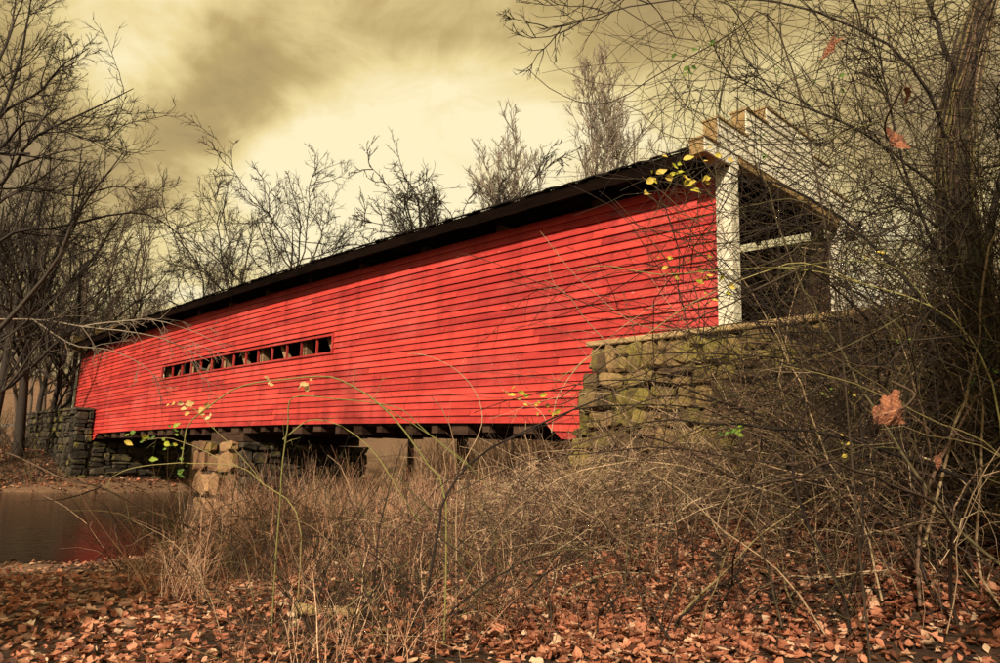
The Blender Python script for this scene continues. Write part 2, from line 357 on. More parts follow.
# near side wall: nailing girts carry the clapboards (local axes: x along, y across, z up)
WS0, WS1, WZ0, WZ1 = 13.1, 27.05, 2.17, 2.73
mb = MB(); SEG = 13
for k in range(SEG):
    a, c = LEN*k/SEG, LEN*(k+1)/SEG
    for h in (.05, 1.1, 2.02, 2.80, 3.7, 4.45):
        mb.beam((a, .085, ZB+h+camb(a)), (c, .085, ZB+h+camb(c)), .07, .12)
side = bpart(mb, 'side_wall', DARKWOOD)
NC, EXPO = 26, 4.6/26
rb = random.Random(5)
def clap(s0, s1, h0, h1, parent, mt=RED, tilt0=0.0, tilt1=0.0):
    """one bevel-siding board between s0 and s1, bottom edge h0 and top h1 above the wall foot"""
    w_ = rb.uniform(-.008, .006); g = .003
    a, c = s0+g, s1-g
    def P(s, y, h): return (s, y, ZB+h+float(camb(s)))
    yb, yt = -.056+w_, -.004+w_*.3
    lap = .02
    j0, j1 = rb.uniform(-.004, .004), rb.uniform(-.004, .004)
    mbb = MB()
    mbb.hexa([P(a+tilt0, yb, h0+j0), P(c+tilt1, yb, h0+j1), P(c+tilt1, yb+.052, h0+j1), P(a+tilt0, yb+.052, h0+j0),
              P(a, yt, h1+lap), P(c, yt, h1+lap), P(c, .045, h1+lap), P(a, .045, h1+lap)])
    return bpart(mbb, 'clapboard', mt, parent)
def far_s(h): return 40.0-.40*(h/4.6)           # the far end leans in a little towards the eave
for k in range(NC):
    h0, h1 = k*EXPO, (k+1)*EXPO
    cuts = [0.02]; s = rb.uniform(2.2, 4.6)
    while s < LEN-2.0: cuts.append(s); s += rb.choice((3.66, 4.27, 4.88, 4.88))+rb.uniform(-.05, .05)
    cuts.append(far_s(h0))
    for a, c in zip(cuts[:-1], cuts[1:]):
        if h1 <= WZ0+.01 or h0 >= WZ1-.01: clap(a, c, h0, h1, side)
        elif h0 < WZ0 < h1:
            for u, v, hh in ((a, min(c, WS0), h1), (max(a, WS0), min(c, WS1), WZ0-.02), (max(a, WS1), c, h1)):
                if v-u > .05: clap(u, v, h0, hh, side)
        else:
            for u, v in ((a, min(c, WS0)), (max(a, WS1), c)):
                if v-u > .05: clap(u, v, h0, h1, side)
for (sa, sb) in ((-.0, 4.25), (35.2, 39.8)):     # lower skirt courses over the bearings, cut on the slant
    for k in range(2):
        h1 = -k*EXPO*.95; h0 = h1-EXPO*.95
        e0 = 0 if sa < 1 else .26*(k+1)
        e1 = -.26*(k+1) if sa < 1 else 0
        p0 = sa+(.26*k if sa > 1 else 0); p1 = sb-(.26*k if sa < 1 else 0)
        clap(p0, p1, h0, h1-.022, side, RED, .26 if sa > 1 else 0, -.26 if sa < 1 else 0)
# window strip: frame and upright slats
fr = MB()
for h, t_ in ((WZ0, .06), (WZ1, .07)):
    for k in range(4):
        a, c = WS0-.05+(WS1-WS0+.1)*k/4, WS0-.05+(WS1-WS0+.1)*(k+1)/4
        fr.beam((a, -.03, ZB+h+camb(a)), (c, -.03, ZB+h+camb(c)), .09, t_)
for s in (WS0-.03, WS1+.03):
    fr.beam((s, -.032, ZB+WZ0-.05+camb(s)), (s, -.032, ZB+WZ1+.05+camb(s)), .09, .08, (1, 0, 0))
bpart(fr, 'window_frame', RED, side)
for k in range(1, 14):
    s = WS0+(WS1-WS0)*k/14+rb.uniform(-.05, .05)
    sl_ = MB(); sl_.beam((s, .03, ZB+WZ0+.03+camb(s)), (s+rb.uniform(-.02, .02), .03, ZB+WZ1-.03+camb(s)), .07, .03, (1, 0, 0))
    bpart(sl_, 'slat', RED, side)
# the other side wall, seen only from inside: boards with an open strip under the eave
mb = MB()
for k in range(9):
    a, c = LEN*k/9, LEN*(k+1)/9
    for j in range(20):
        mb.beam((a, WID, ZB+j*.23+.115+camb(a)), (c, WID, ZB+j*.23+.115+camb(c)), .03, .222)
bpart(mb, 'side_wall', DARKWOOD)
# trusses: chords, posts and braces on both sides, and the burr arch
for y in (.30, WID-.30):
    tr = MB()
    for k in range(SEG):
        a, c = LEN*k/SEG, LEN*(k+1)/SEG
        tr.beam((a, y, ZB+4.98+camb(a)), (c, y, ZB+4.98+camb(c)), .24, .26)
    trs = bpart(tr, 'truss', DARKWOOD)
    for k in range(SEG+1):
        s = min(max(LEN*k/SEG, .15), LEN-.15); p = MB()
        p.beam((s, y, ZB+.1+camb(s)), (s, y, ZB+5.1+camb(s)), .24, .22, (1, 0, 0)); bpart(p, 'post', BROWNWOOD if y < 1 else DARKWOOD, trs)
        if k < SEG:
            a, c = LEN*k/SEG, LEN*(k+1)/SEG
            if k >= SEG/2: a, c = c, a
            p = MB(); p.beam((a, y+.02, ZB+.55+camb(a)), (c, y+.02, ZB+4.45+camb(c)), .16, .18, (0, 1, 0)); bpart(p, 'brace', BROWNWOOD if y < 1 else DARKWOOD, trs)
    ar = MB()
    for k in range(24):
        f0, f1 = k/24, (k+1)/24
        ar.beam((f0*LEN, y+(.22 if y < 1 else -.22), ZB-.2+4.3*4*f0*(1-f0)), (f1*LEN, y+(.22 if y < 1 else -.22), ZB-.2+4.3*4*f1*(1-f1)), .12, .3)
    bpart(ar, 'arch', DARKWOOD, trs)
# deck, floor beams
dk = MB()
for k in range(SEG):
    a, c = LEN*k/SEG, LEN*(k+1)/SEG
    dk.hexa([(a, .12, 3.02+camb(a)), (c, .12, 3.02+camb(c)), (c, WID-.12, 3.02+camb(c)), (a, WID-.12, 3.02+camb(a)),
             (a, .12, 3.10+camb(a)), (c, .12, 3.10+camb(c)), (c, WID-.12, 3.10+camb(c)), (a, WID-.12, 3.10+camb(a))])
deck = bpart(dk, 'deck', DARKWOOD)
s = 3.6
while s < 36.2:
    p = MB(); wd_ = rb.choice((.24, .3, .45, .6)); p.beam((s, .06, ZB-.02-rb.uniform(0, .12)+camb(s)), (s, WID-.05, ZB-.02-rb.uniform(0, .1)+camb(s)), wd_, .34); bpart(p, 'floor_beam', DARKWOOD, deck)
    s += rb.uniform(.95, 1.45)
for y in (.35, WID-.35):
    p = MB()
    for k in range(SEG):
        a, c = LEN*k/SEG, LEN*(k+1)/SEG; p.beam((a, y, ZB+.05+camb(a)), (c, y, ZB+.05+camb(c)), .3, .26)
    bpart(p, 'lower_chord', DARKWOOD, deck)
# roof
EZ, OV, RZ = 7.30, .70, 1.42; OV2 = .40; EZ2 = EZ+(OV-OV2)*RZ/(WID/2+OV)
rf = MB(); PT = .09
for k in range(SEG):
    a, c = -.2+(LEN+.4)*k/SEG, -.2+(LEN+.4)*(k+1)/SEG
    za, zc = camb(a), camb(c); mid = WID/2
    for y0, y1, ez in ((-OV, mid, EZ), (WID+OV2, mid, EZ2)):
        rf.hexa([(a, y0, ez-PT+za), (c, y0, ez-PT+zc), (c, y1, EZ+RZ-PT+zc), (a, y1, EZ+RZ-PT+za), (a, y0, ez+za), (c, y0, ez+zc), (c, y1, EZ+RZ+zc), (a, y1, EZ+RZ+za)])
roof = bpart(rf, 'roof', ROOFM)
for y0, sg, ez, fh in ((-OV, 1, EZ, .27), (WID+OV2, -1, EZ2, .12)):
    for k in range(9):
        a, c = -.2+(LEN+.4)*k/9+.004, -.2+(LEN+.4)*(k+1)/9-.004; dz = rb.uniform(-.008, .008)
        p = MB(); p.beam((a, y0-.022*sg+rb.uniform(-.003, .003), ez+.005-fh/2+camb(a)+dz), (c, y0-.022*sg, ez+.005-fh/2+camb(c)+dz), .035, fh); bpart(p, 'fascia_board', FASCIA, roof)
sh = []
for k in range(6):
    p = MB(); wv_ = (.13, .16, .19, .22, .17, .15)[k]; p.hexa([(0, -.10, -.002), (wv_, -.10, -.002), (wv_, .30, .176), (0, .30, .176), (0, -.10, .026), (wv_, -.10, .022), (wv_, .30, .196), (0, .30, .196)])
    o = p.build('shingle', ROOFM); sh.append((o.data, wv_)); bpy.data.objects.remove(o)
s = -.15
while s < LEN+.1:
    me, wv_ = rb.choice(sh); o = link('shingle', me, None, roof); o.location = (s, -OV-rb.uniform(-.03, .03), EZ+.006+camb(s)+rb.uniform(-.004, .016)); o.rotation_euler = (rb.uniform(-.05, .03), rb.uniform(-.03, .03), 0); s += wv_+.008
s = .4
while s < LEN:
    for sg, y0, ez in ((1, -OV, EZ), (-1, WID+OV2, EZ2)):
        p = MB(); p.beam((s, y0+.03*sg, ez-.17+camb(s)), (s, WID/2, EZ+RZ-.19+camb(s)), .09, .16); bpart(p, 'rafter', DARKWOOD, roof)
    s += 1.5
# portals: white horizontal boards on a stepped gable, jambs and corner boards
STEPS = ((-.96, 7.36), (-.49, 7.88), (.57, 8.43), (1.42, 8.78))
def gable_top(y):
    y = min(y, WID-y); z = None
    for a, c in STEPS:
        if y >= a-1e-6: z = c
    return z
def make_portal(s_in, s_out, near):
    sg = 1 if s_out > s_in else -1
    dz = 0
    core = MB()
    prev = None
    ys = [a for a, _ in STEPS]+[WID-a for a, _ in reversed(STEPS)]
    for i in range(len(ys)-1):
        top = gable_top((ys[i]+ys[i+1])/2); zl = 7.09 if ys[i] < -.4 or ys[i+1] > WID+.4 else 7.31
        if i in (1, len(ys)-3): zl = 7.09 if False else 7.12
        core.box((min(s_in, s_out-.03*sg), ys[i], zl), (max(s_in, s_out-.03*sg), ys[i+1], top))
    pt = bpart(core, 'portal', ENDGRAIN)
    # boards
    z = 7.09; k = 0
    levels = [7.09, 7.36, 7.56, 7.75, 7.88, 8.07, 8.25, 8.43, 8.61, 8.78]
    for z0, z1 in zip(levels[:-1], levels[1:]):
        ya = None
        for a, c in STEPS:
            if c >= z1-1e-6: ya = a; break
        spans = [(ya, WID-ya)]
        if z0 < 7.3: spans = [(ya, .20), (WID-.20, WID-ya)]
        for y0, y1 in spans:
            p = MB(); x0, x1 = s_out-.026*sg, s_out+.012*sg
            p.hexa([(x0, y0-.004, z0+.004), (x0, y1+.004, z0+.004), (s_out+.016*sg, y1+.004, z0+.004), (s_out+.016*sg, y0-.004, z0+.004),
                    (x0, y0-.004, z1-.002), (x0, y1+.004, z1-.002), (s_out-.004*sg, y1+.004, z1-.002), (s_out-.004*sg, y0-.004, z1-.002)])
            bpart(p, 'board', WHITE, pt)
    # caps on the steps
    for i in range(len(ys)-1):
        top = gable_top((ys[i]+ys[i+1])/2)
        p = MB(); p.box((min(s_in, s_out)-.03, ys[i]-.02, top+.002), (max(s_in, s_out)+.03, ys[i+1]+.02 if i < 3 else ys[i+1]+.02, top+.035+.002*(i % 3)))
        bpart(p, 'cap_board', ENDGRAIN, pt)
    # lintel trim, jambs, corner boards
    p = MB(); p.box((min(s_out-.03*sg, s_out+.03*sg), .21, 7.31-.12), (max(s_out-.03*sg, s_out+.03*sg), WID-.21, 7.305)); bpart(p, 'lintel', ENDGRAIN, pt)
    for y0, y1 in ((-.062, .19), (WID-.19, WID+.062)):
        p = MB(); a, c = sorted((s_out, s_out-.06*sg)); p.box((a, y0, 3.0), (c, y1, 7.085)); bpart(p, 'jamb', WHITE, pt, .006)
    for y0, y1 in ((-.092, -.064), (WID+.064, WID+.092)):
        a, c = sorted((s_in+.0, s_out+.005*sg)); p = MB(); p.box((a, y0, 2.3), (c, y1, 7.085)); bpart(p, 'corner_board', WHITE, pt, .005)
    for y0 in (.06, WID-.06):
        a, c = sorted((s_in, s_out-.065*sg)); p = MB(); p.box((a, y0-.02, 3.0), (c, y0+.02, 7.05)); bpart(p, 'reveal_board', WHITE, pt)
    return pt
make_portal(0.0, -.31, True)
make_portal(39.85, 40.2, False)

# ------------------------------------------------------------------ stone walls and pier
def stone_mesh(seed):
    r_ = random.Random(seed); bm = bmesh.new(); bmesh.ops.create_cube(bm, size=1.0)
    bmesh.ops.bevel(bm, geom=bm.edges[:], offset=.19, segments=1, affect='EDGES')
    for v in bm.verts: v.co += Vector((r_.uniform(-.10, .10), r_.uniform(-.13, .13), r_.uniform(-.10, .10)))
    me = bpy.data.meshes.new('stone'); bm.to_mesh(me); bm.free(); return me
SM = {}
def stone_set(m_):
    if m_.name not in SM:
        SM[m_.name] = [stone_mesh(100+i) for i in range(9)]
        for me in SM[m_.name]: me.materials.append(m_)
    return SM[m_.name]
def lay_stones(parent, m_, face, u0f, u1, z0, z1, wr, hr, rr, depth=.3, split=.3):
    """face(u, z, out) -> bridge-local position; rows of rough stones"""
    z = z0; ms = stone_set(m_)
    while z < z1-.05:
        h = min(rr.uniform(*hr), z1-z)
        if z1-z-h < .09: h = z1-z
        u = u0f(z); 
        while u < u1-.04:
            wd_ = rr.uniform(*wr)*rr.choice((.6, .85, 1., 1.25))
            if u1-u-wd_ < .12: wd_ = u1-u
            cells = [(z, h)]
            if rr.random() < split and h > .2: q_ = rr.uniform(.35, .65)*h; cells = [(z, q_), (z+q_, h-q_)]
            for zq, hq in cells:
                zq += rr.uniform(-.03, .03); p, ang = face(u+wd_/2, zq+hq/2, rr.uniform(-.09, .07))
                o = bpy.data.objects.new('stone', rr.choice(ms)); COL.objects.link(o); o.parent = parent
                o.location = p; o.scale = (wd_*rr.uniform(.82, 1.06), depth, hq*rr.uniform(.80, 1.08))
                o.rotation_euler = (rr.uniform(-.14, .14), rr.uniform(-.16, .16), ang+rr.uniform(-.14, .14))
            u += wd_
        z += h
rs = random.Random(21)
# near abutment: wall face 0.5 m in front of the siding, end battered
ab = empty('stone_abutment'); ab.matrix_world = MBR
tag(ab, 'mossy rubble stone abutment with flat tan coping under the white portal', 'abutment')
FY, S0, S1, ZTOP = -.52, -4.2, 2.62, 3.92
def edge(z): return 2.60+.22*(ZTOP-z)
mb = MB()
mb.hexa([(S0, FY+.16, -.2), (edge(-.2)-.16, FY+.16, -.2), (edge(-.2)-.16, -.12, -.2), (S0, -.12, -.2),
         (S0, FY+.16, ZTOP-.02), (edge(ZTOP)-.16, FY+.16, ZTOP-.02), (edge(ZTOP)-.16, -.12, ZTOP-.02), (S0, -.12, ZTOP-.02)])
mb.box((S0, -.10, -.2), (2.9, WID+.1, 2.1))
o = mb.build('core', MORTAR); o.parent = ab
lay_stones(ab, STONE, lambda u, z, out: ((edge(z)-u, FY+.12+out, z), 0.0), lambda z: 0.0, 6.0, .35, ZTOP, (.26, .60), (.26, .50), rs, .34)
lay_stones(ab, STONE, lambda u, z, out: ((edge(z)-.12+out, FY+.05+u, z), math.pi/2), lambda z: 0.0, .42, .2, ZTOP, (.3, .42), (.24, .40), rs, .26)
lay_stones(ab, SHADEST, lambda u, z, out: ((2.86+out, u, z), math.pi/2), lambda z: 0.0, WID, .2, 2.05, (.4, .7), (.25, .4), rs, .26)
u = S0
while u < edge(ZTOP)+.05:
    l_ = min(rs.uniform(.9, 1.5), edge(ZTOP)+.07-u); p = MB(); p.box((u+.004, FY-.08+rs.uniform(-.015, .015), ZTOP+.01), (u+l_-.004, -.07, ZTOP+.115+rs.uniform(-.006, .008)))
    o = p.build('coping_stone', COPE, None, .018); o.parent = ab; u += l_
    if l_ < .2: break
# far abutment
ab2 = empty('stone_abutment'); ab2.matrix_world = MBR
tag(ab2, 'stone abutment coloured dark for shade at the wooded far end of the bridge', 'abutment')
mb = MB(); mb.box((36.1, -.75, -.9), (45.8, -.12, 3.62)); mb.box((36.0, -.1, -.9), (40, WID+.2, 2.1)); o = mb.build('core', MORTAR); o.parent = ab2
lay_stones(ab2, SHADEST, lambda u, z, out: ((35.95+u, -.80+out, z), 0.0), lambda z: 0.0, 10.0, -.5, 3.62, (.55, 1.0), (.3, .48), rs)
lay_stones(ab2, SHADEST, lambda u, z, out: ((36.0+out, -.9+u, z), math.pi/2), lambda z: 0.0, .8, -.5, 3.62, (.5, .75), (.3, .48), rs)
lay_stones(ab2, SHADEST, lambda u, z, out: ((35.98+out, u, z), math.pi/2), lambda z: 0.0, WID, -.5, 2.05, (.5, .9), (.3, .48), rs)
u = 35.85
while u < 45.8:
    p = MB(); p.box((u+.005, -1.0, 3.63), (u+1.35, -.1, 3.76)); o = p.build('coping_stone', SHADEST, None, .02); o.parent = ab2; u += 1.36
# river pier
pier = empty('river_pier'); pier.matrix_world = MBR
tag(pier, 'tan weathered stone pier standing under the middle of the bridge', 'pier')
mb = MB(); mb.box((18.75, -.15, -1.3), (21.75, WID+.2, 2.05)); o = mb.build('core', MORTAR); o.parent = pier
lay_stones(pier, PIERST, lambda u, z, out: ((18.6+u, -.2+out*1.6, z), 0.0), lambda z: 0.0, 3.3, -.6, 2.06, (.55, 1.15), (.42, .95), rs, .34, 0)
lay_stones(pier, SHADEST, lambda u, z, out: ((18.68+out, -.1+u, z), math.pi/2), lambda z: 0.0, WID+.3, -.6, 2.06, (.5, .9), (.3, .5), rs)
mb = MB(); mb.box((18.9, .1, 2.08), (21.6, WID, 2.42)); o = mb.build('bearing_timber', DARKWOOD); o.parent = pier

# ------------------------------------------------------------------ branches, canes, leaves
class Tubes:
    def __init__(s): s.g = {}
    def add(s, P, r_, rnd):
        P = np.asarray(P, float)
        if P.ndim == 2: P = P[None]; r_ = np.asarray(r_, float)[None]; rnd = np.array([rnd], float)
        s.g.setdefault(P.shape[1], []).append((P, np.broadcast_to(r_, P.shape[:2]), np.broadcast_to(rnd, (P.shape[0],))))
    def mesh(s, name, sides=3):
        VV, FF, RR, off = [], [], [], 0
        for n, lst in s.g.items():
            P = np.concatenate([a for a, _, _ in lst]); r_ = np.concatenate([b_ for _, b_, _ in lst]); rd = np.concatenate([c_ for _, _, c_ in lst])
            T = np.gradient(P, axis=1); T /= np.linalg.norm(T, axis=2, keepdims=True)+1e-9
            mean = P[:, -1]-P[:, 0]; ref = np.zeros_like(mean); ref[np.arange(len(P)), np.argmin(np.abs(mean), axis=1)] = 1
            U = np.cross(T, ref[:, None, :]); U /= np.linalg.norm(U, axis=2, keepdims=True)+1e-9; W = np.cross(T, U)
            a = np.arange(sides)*2*math.pi/sides
            ring = P[:, :, None, :]+r_[:, :, None, None]*(np.cos(a)[None, None, :, None]*U[:, :, None, :]+np.sin(a)[None, None, :, None]*W[:, :, None, :])
            m_ = len(P); VV.append(ring.reshape(-1, 3)); RR.append(np.repeat(rd, n*sides))
            ii = np.arange(m_*n*sides).reshape(m_, n, sides)+off
            A = ii[:, :-1, :]; Bq = ii[:, 1:, :]
            FF.append(np.stack([A, np.roll(A, -1, 2), np.roll(Bq, -1, 2), Bq], -1).reshape(-1, 4)); off += m_*n*sides
        return np_mesh(name, np.concatenate(VV), np.concatenate(FF), np.concatenate(RR), sides > 3)
def norm(v): return v/(np.linalg.norm(v, axis=-1, keepdims=True)+1e-9)
def walk(rg, P0, D0, length, n, wig, trop, tropv=(0, 0, 1)):
    """many wandering curves at once: returns (M,n,3)"""
    Mn = len(P0); P = np.zeros((Mn, n, 3)); P[:, 0] = P0; D = norm(D0); st = np.broadcast_to(np.asarray(length, float), (Mn,))[:, None]/(n-1)
    tv = np.asarray(tropv, float); trop = np.broadcast_to(np.asarray(trop, float), (Mn,))[:, None]
    for i in range(1, n):
        D = norm(D+rg.normal(0, wig, (Mn, 3))+trop*tv); P[:, i] = P[:, i-1]+D*st
    return P
def spawn(rg, P, r_, per, f0, f1, ang, lo, hi, n, wig, trop, rscale=.55, rmin=.002, lenref=None):
    """side shoots from curves P (M,n0,3)"""
    Mn, n0, _ = P.shape; k = Mn*per
    src = np.repeat(np.arange(Mn), per); f = rg.uniform(f0, f1, k)*(n0-1)
    i = np.minimum(f.astype(int), n0-2); fr_ = (f-i)[:, None]
    p = P[src, i]*(1-fr_)+P[src, i+1]*fr_; d = norm(P[src, i+1]-P[src, i])
    side_ = norm(np.cross(d, rg.normal(0, 1, (k, 3)))); a = rg.normal(ang, .2, k)[:, None]
    D = d*np.cos(a)+side_*np.sin(a); ln = rg.uniform(lo, hi, k)*(1-.45*f/(n0-1))
    if lenref is not None: ln = ln*lenref[src]
    Q = walk(rg, p, D, ln, n, wig, trop)
    rb_ = np.maximum(r_[src, i]*rscale*rg.uniform(.7, 1.1, k), rmin)
    return Q, np.linspace(1, .35, n)[None]*rb_[:, None], ln, src
def catmull(pts, n):
    pts = np.asarray(pts, float); P = np.vstack([2*pts[0]-pts[1], pts, 2*pts[-1]-pts[-2]]); m_ = len(pts)-1; out = []
    for q in np.linspace(0, m_-1e-6, n):
        i = int(q); t_ = q-i; a, b_, c_, d = P[i:i+4]
        out.append(.5*((2*b_)+(-a+c_)*t_+(2*a-5*b_+4*c_-d)*t_**2+(-a+3*b_-3*c_+d)*t_**3))
    return np.array(out)

def tree_meshes(seed, H, spread=.55, r0=.22, habit=.10, fork=.3, levels=4, lean=(0, 0), n1=11, fine=1.0, stems=None, curl=.13, tw=1.0):
    """a bare tree at the origin: trunk mesh and crown mesh"""
    rg = np.random.default_rng(seed); trunk = Tubes(); crown = Tubes()
    if stems is None: stems = [(0., 0., 1.0)]
    Ps, Rs = [], []
    for (ax, ay, q) in stems:
        P = walk(rg, np.array([[ax*.12, ay*.12, -.3]]), np.array([[lean[0]+ax*.35, lean[1]+ay*.35, 1.]]), H*.72*q, 14, .06, .05)
        r_ = np.linspace(1, .05, 14)[None]**.85*r0*q; r_[:, 0] *= 1.35
        trunk.add(P, r_, np.array([rg.random()])); Ps.append(P); Rs.append(r_)
    P = np.concatenate(Ps); r_ = np.concatenate(Rs); Hq = np.array([H*q for *_, q in stems])
    Q1, R1, L1, _ = spawn(rg, P, r_, n1, fork, 1., .75*spread/.55, .40*spread/.55, .62*spread/.55, 12, curl, habit+.03, .68, .035, Hq)
    crown.add(Q1, R1, rg.random(len(Q1)))
    Q2, R2, L2, _ = spawn(rg, Q1, R1, int(9*fine), .2, 1., .72, .28, .55, 7, curl*1.1, habit*.9, .55, .017*tw, L1); crown.add(Q2, R2, rg.random(len(Q2)))
    Q3, R3, L3, _ = spawn(rg, Q2, R2, int(6*fine), .1, 1., .7, .30, .60, 4, curl*1.3, habit*.9, .6, .012*tw, L2); crown.add(Q3, R3, rg.random(len(Q3)))
    if levels > 3:
        Q4, R4, L4, _ = spawn(rg, Q3, R3, int(3*fine), .1, 1., .65, .35, .75, 3, curl*1.3, habit, .65, .0085*tw, L3); crown.add(Q4, R4, rg.random(len(Q4)))
    return trunk.mesh('trunk', 7), crown.mesh('crown', 3)
def place_tree(meshes, x, y, rz=0., sc=1., label=None, group=None, m_=None, z=None):
    zt = float(height(x, y))-.05 if z is None else z
    o = empty('bare_tree', (x, y, zt)); o.rotation_euler = (0, 0, rz); o.scale = (sc, sc, sc)
    tag(o, label, 'tree', group)
    for nm, me in zip(('trunk', 'crown'), meshes):
        link(nm, me, m_, o)
    return o
def gp(px, depth):
    """ground position under a photo column at a depth"""
    v = pray(px, 450); return v[0]/v[1]*depth, depth

# trees behind the bridge
x, y = gp(285, 44); place_tree(tree_meshes(11, 23.5, .60, .30, .03, .35, 4, (.0, 0), 12, 1.2, [(-.7, .2, .92), (.5, -.3, 1.0)], .17, tw=1.6), x, y, .3, 1, 'spreading forked bare tree behind the middle of the bridge roof', None, DBARK)
x, y = gp(468, 31); place_tree(tree_meshes(12, 16.0, .60, .30, .02, .42, 4, (-.04, 0), 18, 1.2, None, .17, tw=1.6), x, y, 1.0, 1, 'dark rounded bare tree with one thick trunk above the bridge roof', None, DBARK)
x, y = gp(418, 33); place_tree(tree_meshes(13, 13.6, .62, .2, -.03, .55, 4, (-.30, 0), 10, 1.2, None, .18, tw=1.6), x, y, .0, 1, 'low leaning bare tree drooping over the roof beside the rounded tree', None, DBARK)
x, y = gp(560, 33); place_tree(tree_meshes(14, 19.0, .42, .2, .16, .28, 4, (-.02, 0), 18, 1.2, None, .08, tw=1.6), x, y, .4, 1, 'pale upright bare tree with ascending twigs, the shorter of a pair behind the roof', None, PALEBARK)
x, y = gp(610, 33); place_tree(tree_meshes(15, 20.5, .44, .22, .16, .25, 4, (.03, 0), 19, 1.2, [(0, 0, 1.0)], .08, tw=1.6), x, y, 2.1, 1, 'pale upright bare tree with ascending twigs, the taller of a pair behind the roof', None, PALEBARK)
x, y = gp(515, 40); place_tree(tree_meshes(16, 15.5, .5, .14, .08, .3, 3, (0, 0), 10, 1, None, .14), x, y, .4, 1, 'thin faint bare tree half hidden between rounded and upright trees', None, BARK)
A = [tree_meshes(31, 17, .52, .2, .06, .25, 4, (.03, 0), 11), tree_meshes(32, 19, .45, .22, .10, .3, 4, (0, .03), 10), tree_meshes(33, 13, .58, .17, .04, .25, 4, (-.05, 0), 11), tree_meshes(34, 16, .4, .2, .12, .35, 3, (0, 0), 12)]
GW = 'bare woodland trees beyond the bridge'
LW = 'slender bare woodland tree standing beyond the far end of the bridge'
rw = random.Random(4)
for px, d in ((120, 52), (165, 58), (140, 70), (195, 66), (232, 72), (345, 64), (95, 60), (60, 50), (40, 58), (15, 47), (75, 75), (25, 70), (-15, 56), (50, 88), (110, 92), (180, 90), (5, 95), (-40, 80), (-30, 44), (250, 95), (-70, 60), (-90, 48), (-60, 95), (82, 48), (55, 64)):
    x, y = gp(px, d); place_tree(rw.choice(A), x, y, rw.uniform(0, 6.28), rw.uniform(.85, 1.2)*(1 if d < 75 else 1.2), ('slender bare tree on the bank beyond the far abutment' if px < 90 else 'slender bare tree behind the far end of the dark roof')+(', deep in the woods' if d > 66 else ''), GW+(' deep' if d > 66 else '')+(' left' if px < 90 else ''), BARK if rw.random() < .5 else BARK)
A2 = [tree_meshes(36, 17, .55, .26, .05, .2, 4, (.05, 0), 13, 1.0), tree_meshes(37, 15, .6, .22, .03, .2, 4, (-.04, .03), 13, 1.0)]
for k, (px, d) in enumerate(((18, 40), (48, 43), (-12, 38), (66, 46), (-45, 40), (34, 50))):
    x, y = gp(px, d); place_tree(A2[k % 2], x, y, rw.uniform(0, 6.28), rw.uniform(.9, 1.2), 'dark broad bare tree on the bank beside the far abutment wall', 'dark trees beside the far abutment', DBARK)
LR = 'slender bare tree glimpsed through the brambles beyond the road'
for px, d in ((835, 40), (870, 34), (905, 44), (940, 31), (975, 38), (1010, 33), (1045, 40), (890, 60), (955, 62), (1090, 36), (860, 75), (1000, 70)):
    x, y = gp(px, d); place_tree(rw.choice(A), x, y, rw.uniform(0, 6.28), rw.uniform(.6, .9), LR, 'bare trees beyond the road', BARK)

# ---- leaves
def leaf_geo(lobed, seed, low=False):
    """one leaf, about one unit long, with a folded midrib and curled edge: (verts, quads as tris)"""
    r_ = random.Random(seed)
    if lobed: prof = [(0, .03), (.12, .30), (.24, .16), (.36, .46), (.50, .20), (.64, .36), (.78, .13), (.90, .14), (1.0, 0)]
    else: prof = [(0, .02), (.15, .20), (.35, .31), (.55, .29), (.75, .18), (.9, .08), (1.0, 0)]
    if low: prof = [(0, .03), (.2, r_.uniform(.2, .45)), (.42, r_.uniform(.1, .3)), (.62, r_.uniform(.2, .45)), (.82, r_.uniform(.08, .2)), (1.0, 0)] if lobed else [(0, .02), (.25, .24), (.55, .28), (.8, .14), (1.0, 0)]
    V, Fs = [], []
    bend, fold, twist = r_.uniform(-.5, .7), r_.uniform(.15, .8), r_.uniform(-.5, .5)
    for i, (x, y) in enumerate(prof):
        y *= r_.uniform(.85, 1.15)
        for sgn in (-1, 0, 1):
            yy = sgn*y; z = fold*abs(yy)+bend*(x-.4)**2+twist*yy*(x-.4)+r_.uniform(-.02, .02)*(sgn != 0)
            V.append((x-.45+(.05*r_.uniform(-1, 1) if sgn else 0), yy, z))
    for i in range(len(prof)-1):
        for k in (0, 1):
            a = i*3+k; Fs += [(a, a+3, a+4), (a, a+4, a+1)]
    return np.array(V), np.array(Fs)
def euler_mats(rg, k, tilt):
    yaw = rg.uniform(0, 2*math.pi, k); ax = rg.uniform(0, 2*math.pi, k); tl = np.abs(rg.normal(0, tilt, k))
    K = np.zeros((k, 3, 3)); ux, uy = np.cos(ax), np.sin(ax); c, s = np.cos(tl), np.sin(tl)
    K[:, 0, 0] = c+ux*ux*(1-c); K[:, 0, 1] = ux*uy*(1-c); K[:, 0, 2] = uy*s; K[:, 1, 0] = ux*uy*(1-c); K[:, 1, 1] = c+uy*uy*(1-c); K[:, 1, 2] = -ux*s
    K[:, 2, 0] = -uy*s; K[:, 2, 1] = ux*s; K[:, 2, 2] = c
    Z = np.zeros((k, 3, 3)); Z[:, 0, 0] = np.cos(yaw); Z[:, 0, 1] = -np.sin(yaw); Z[:, 1, 0] = np.sin(yaw); Z[:, 1, 1] = np.cos(yaw); Z[:, 2, 2] = 1
    return K@Z
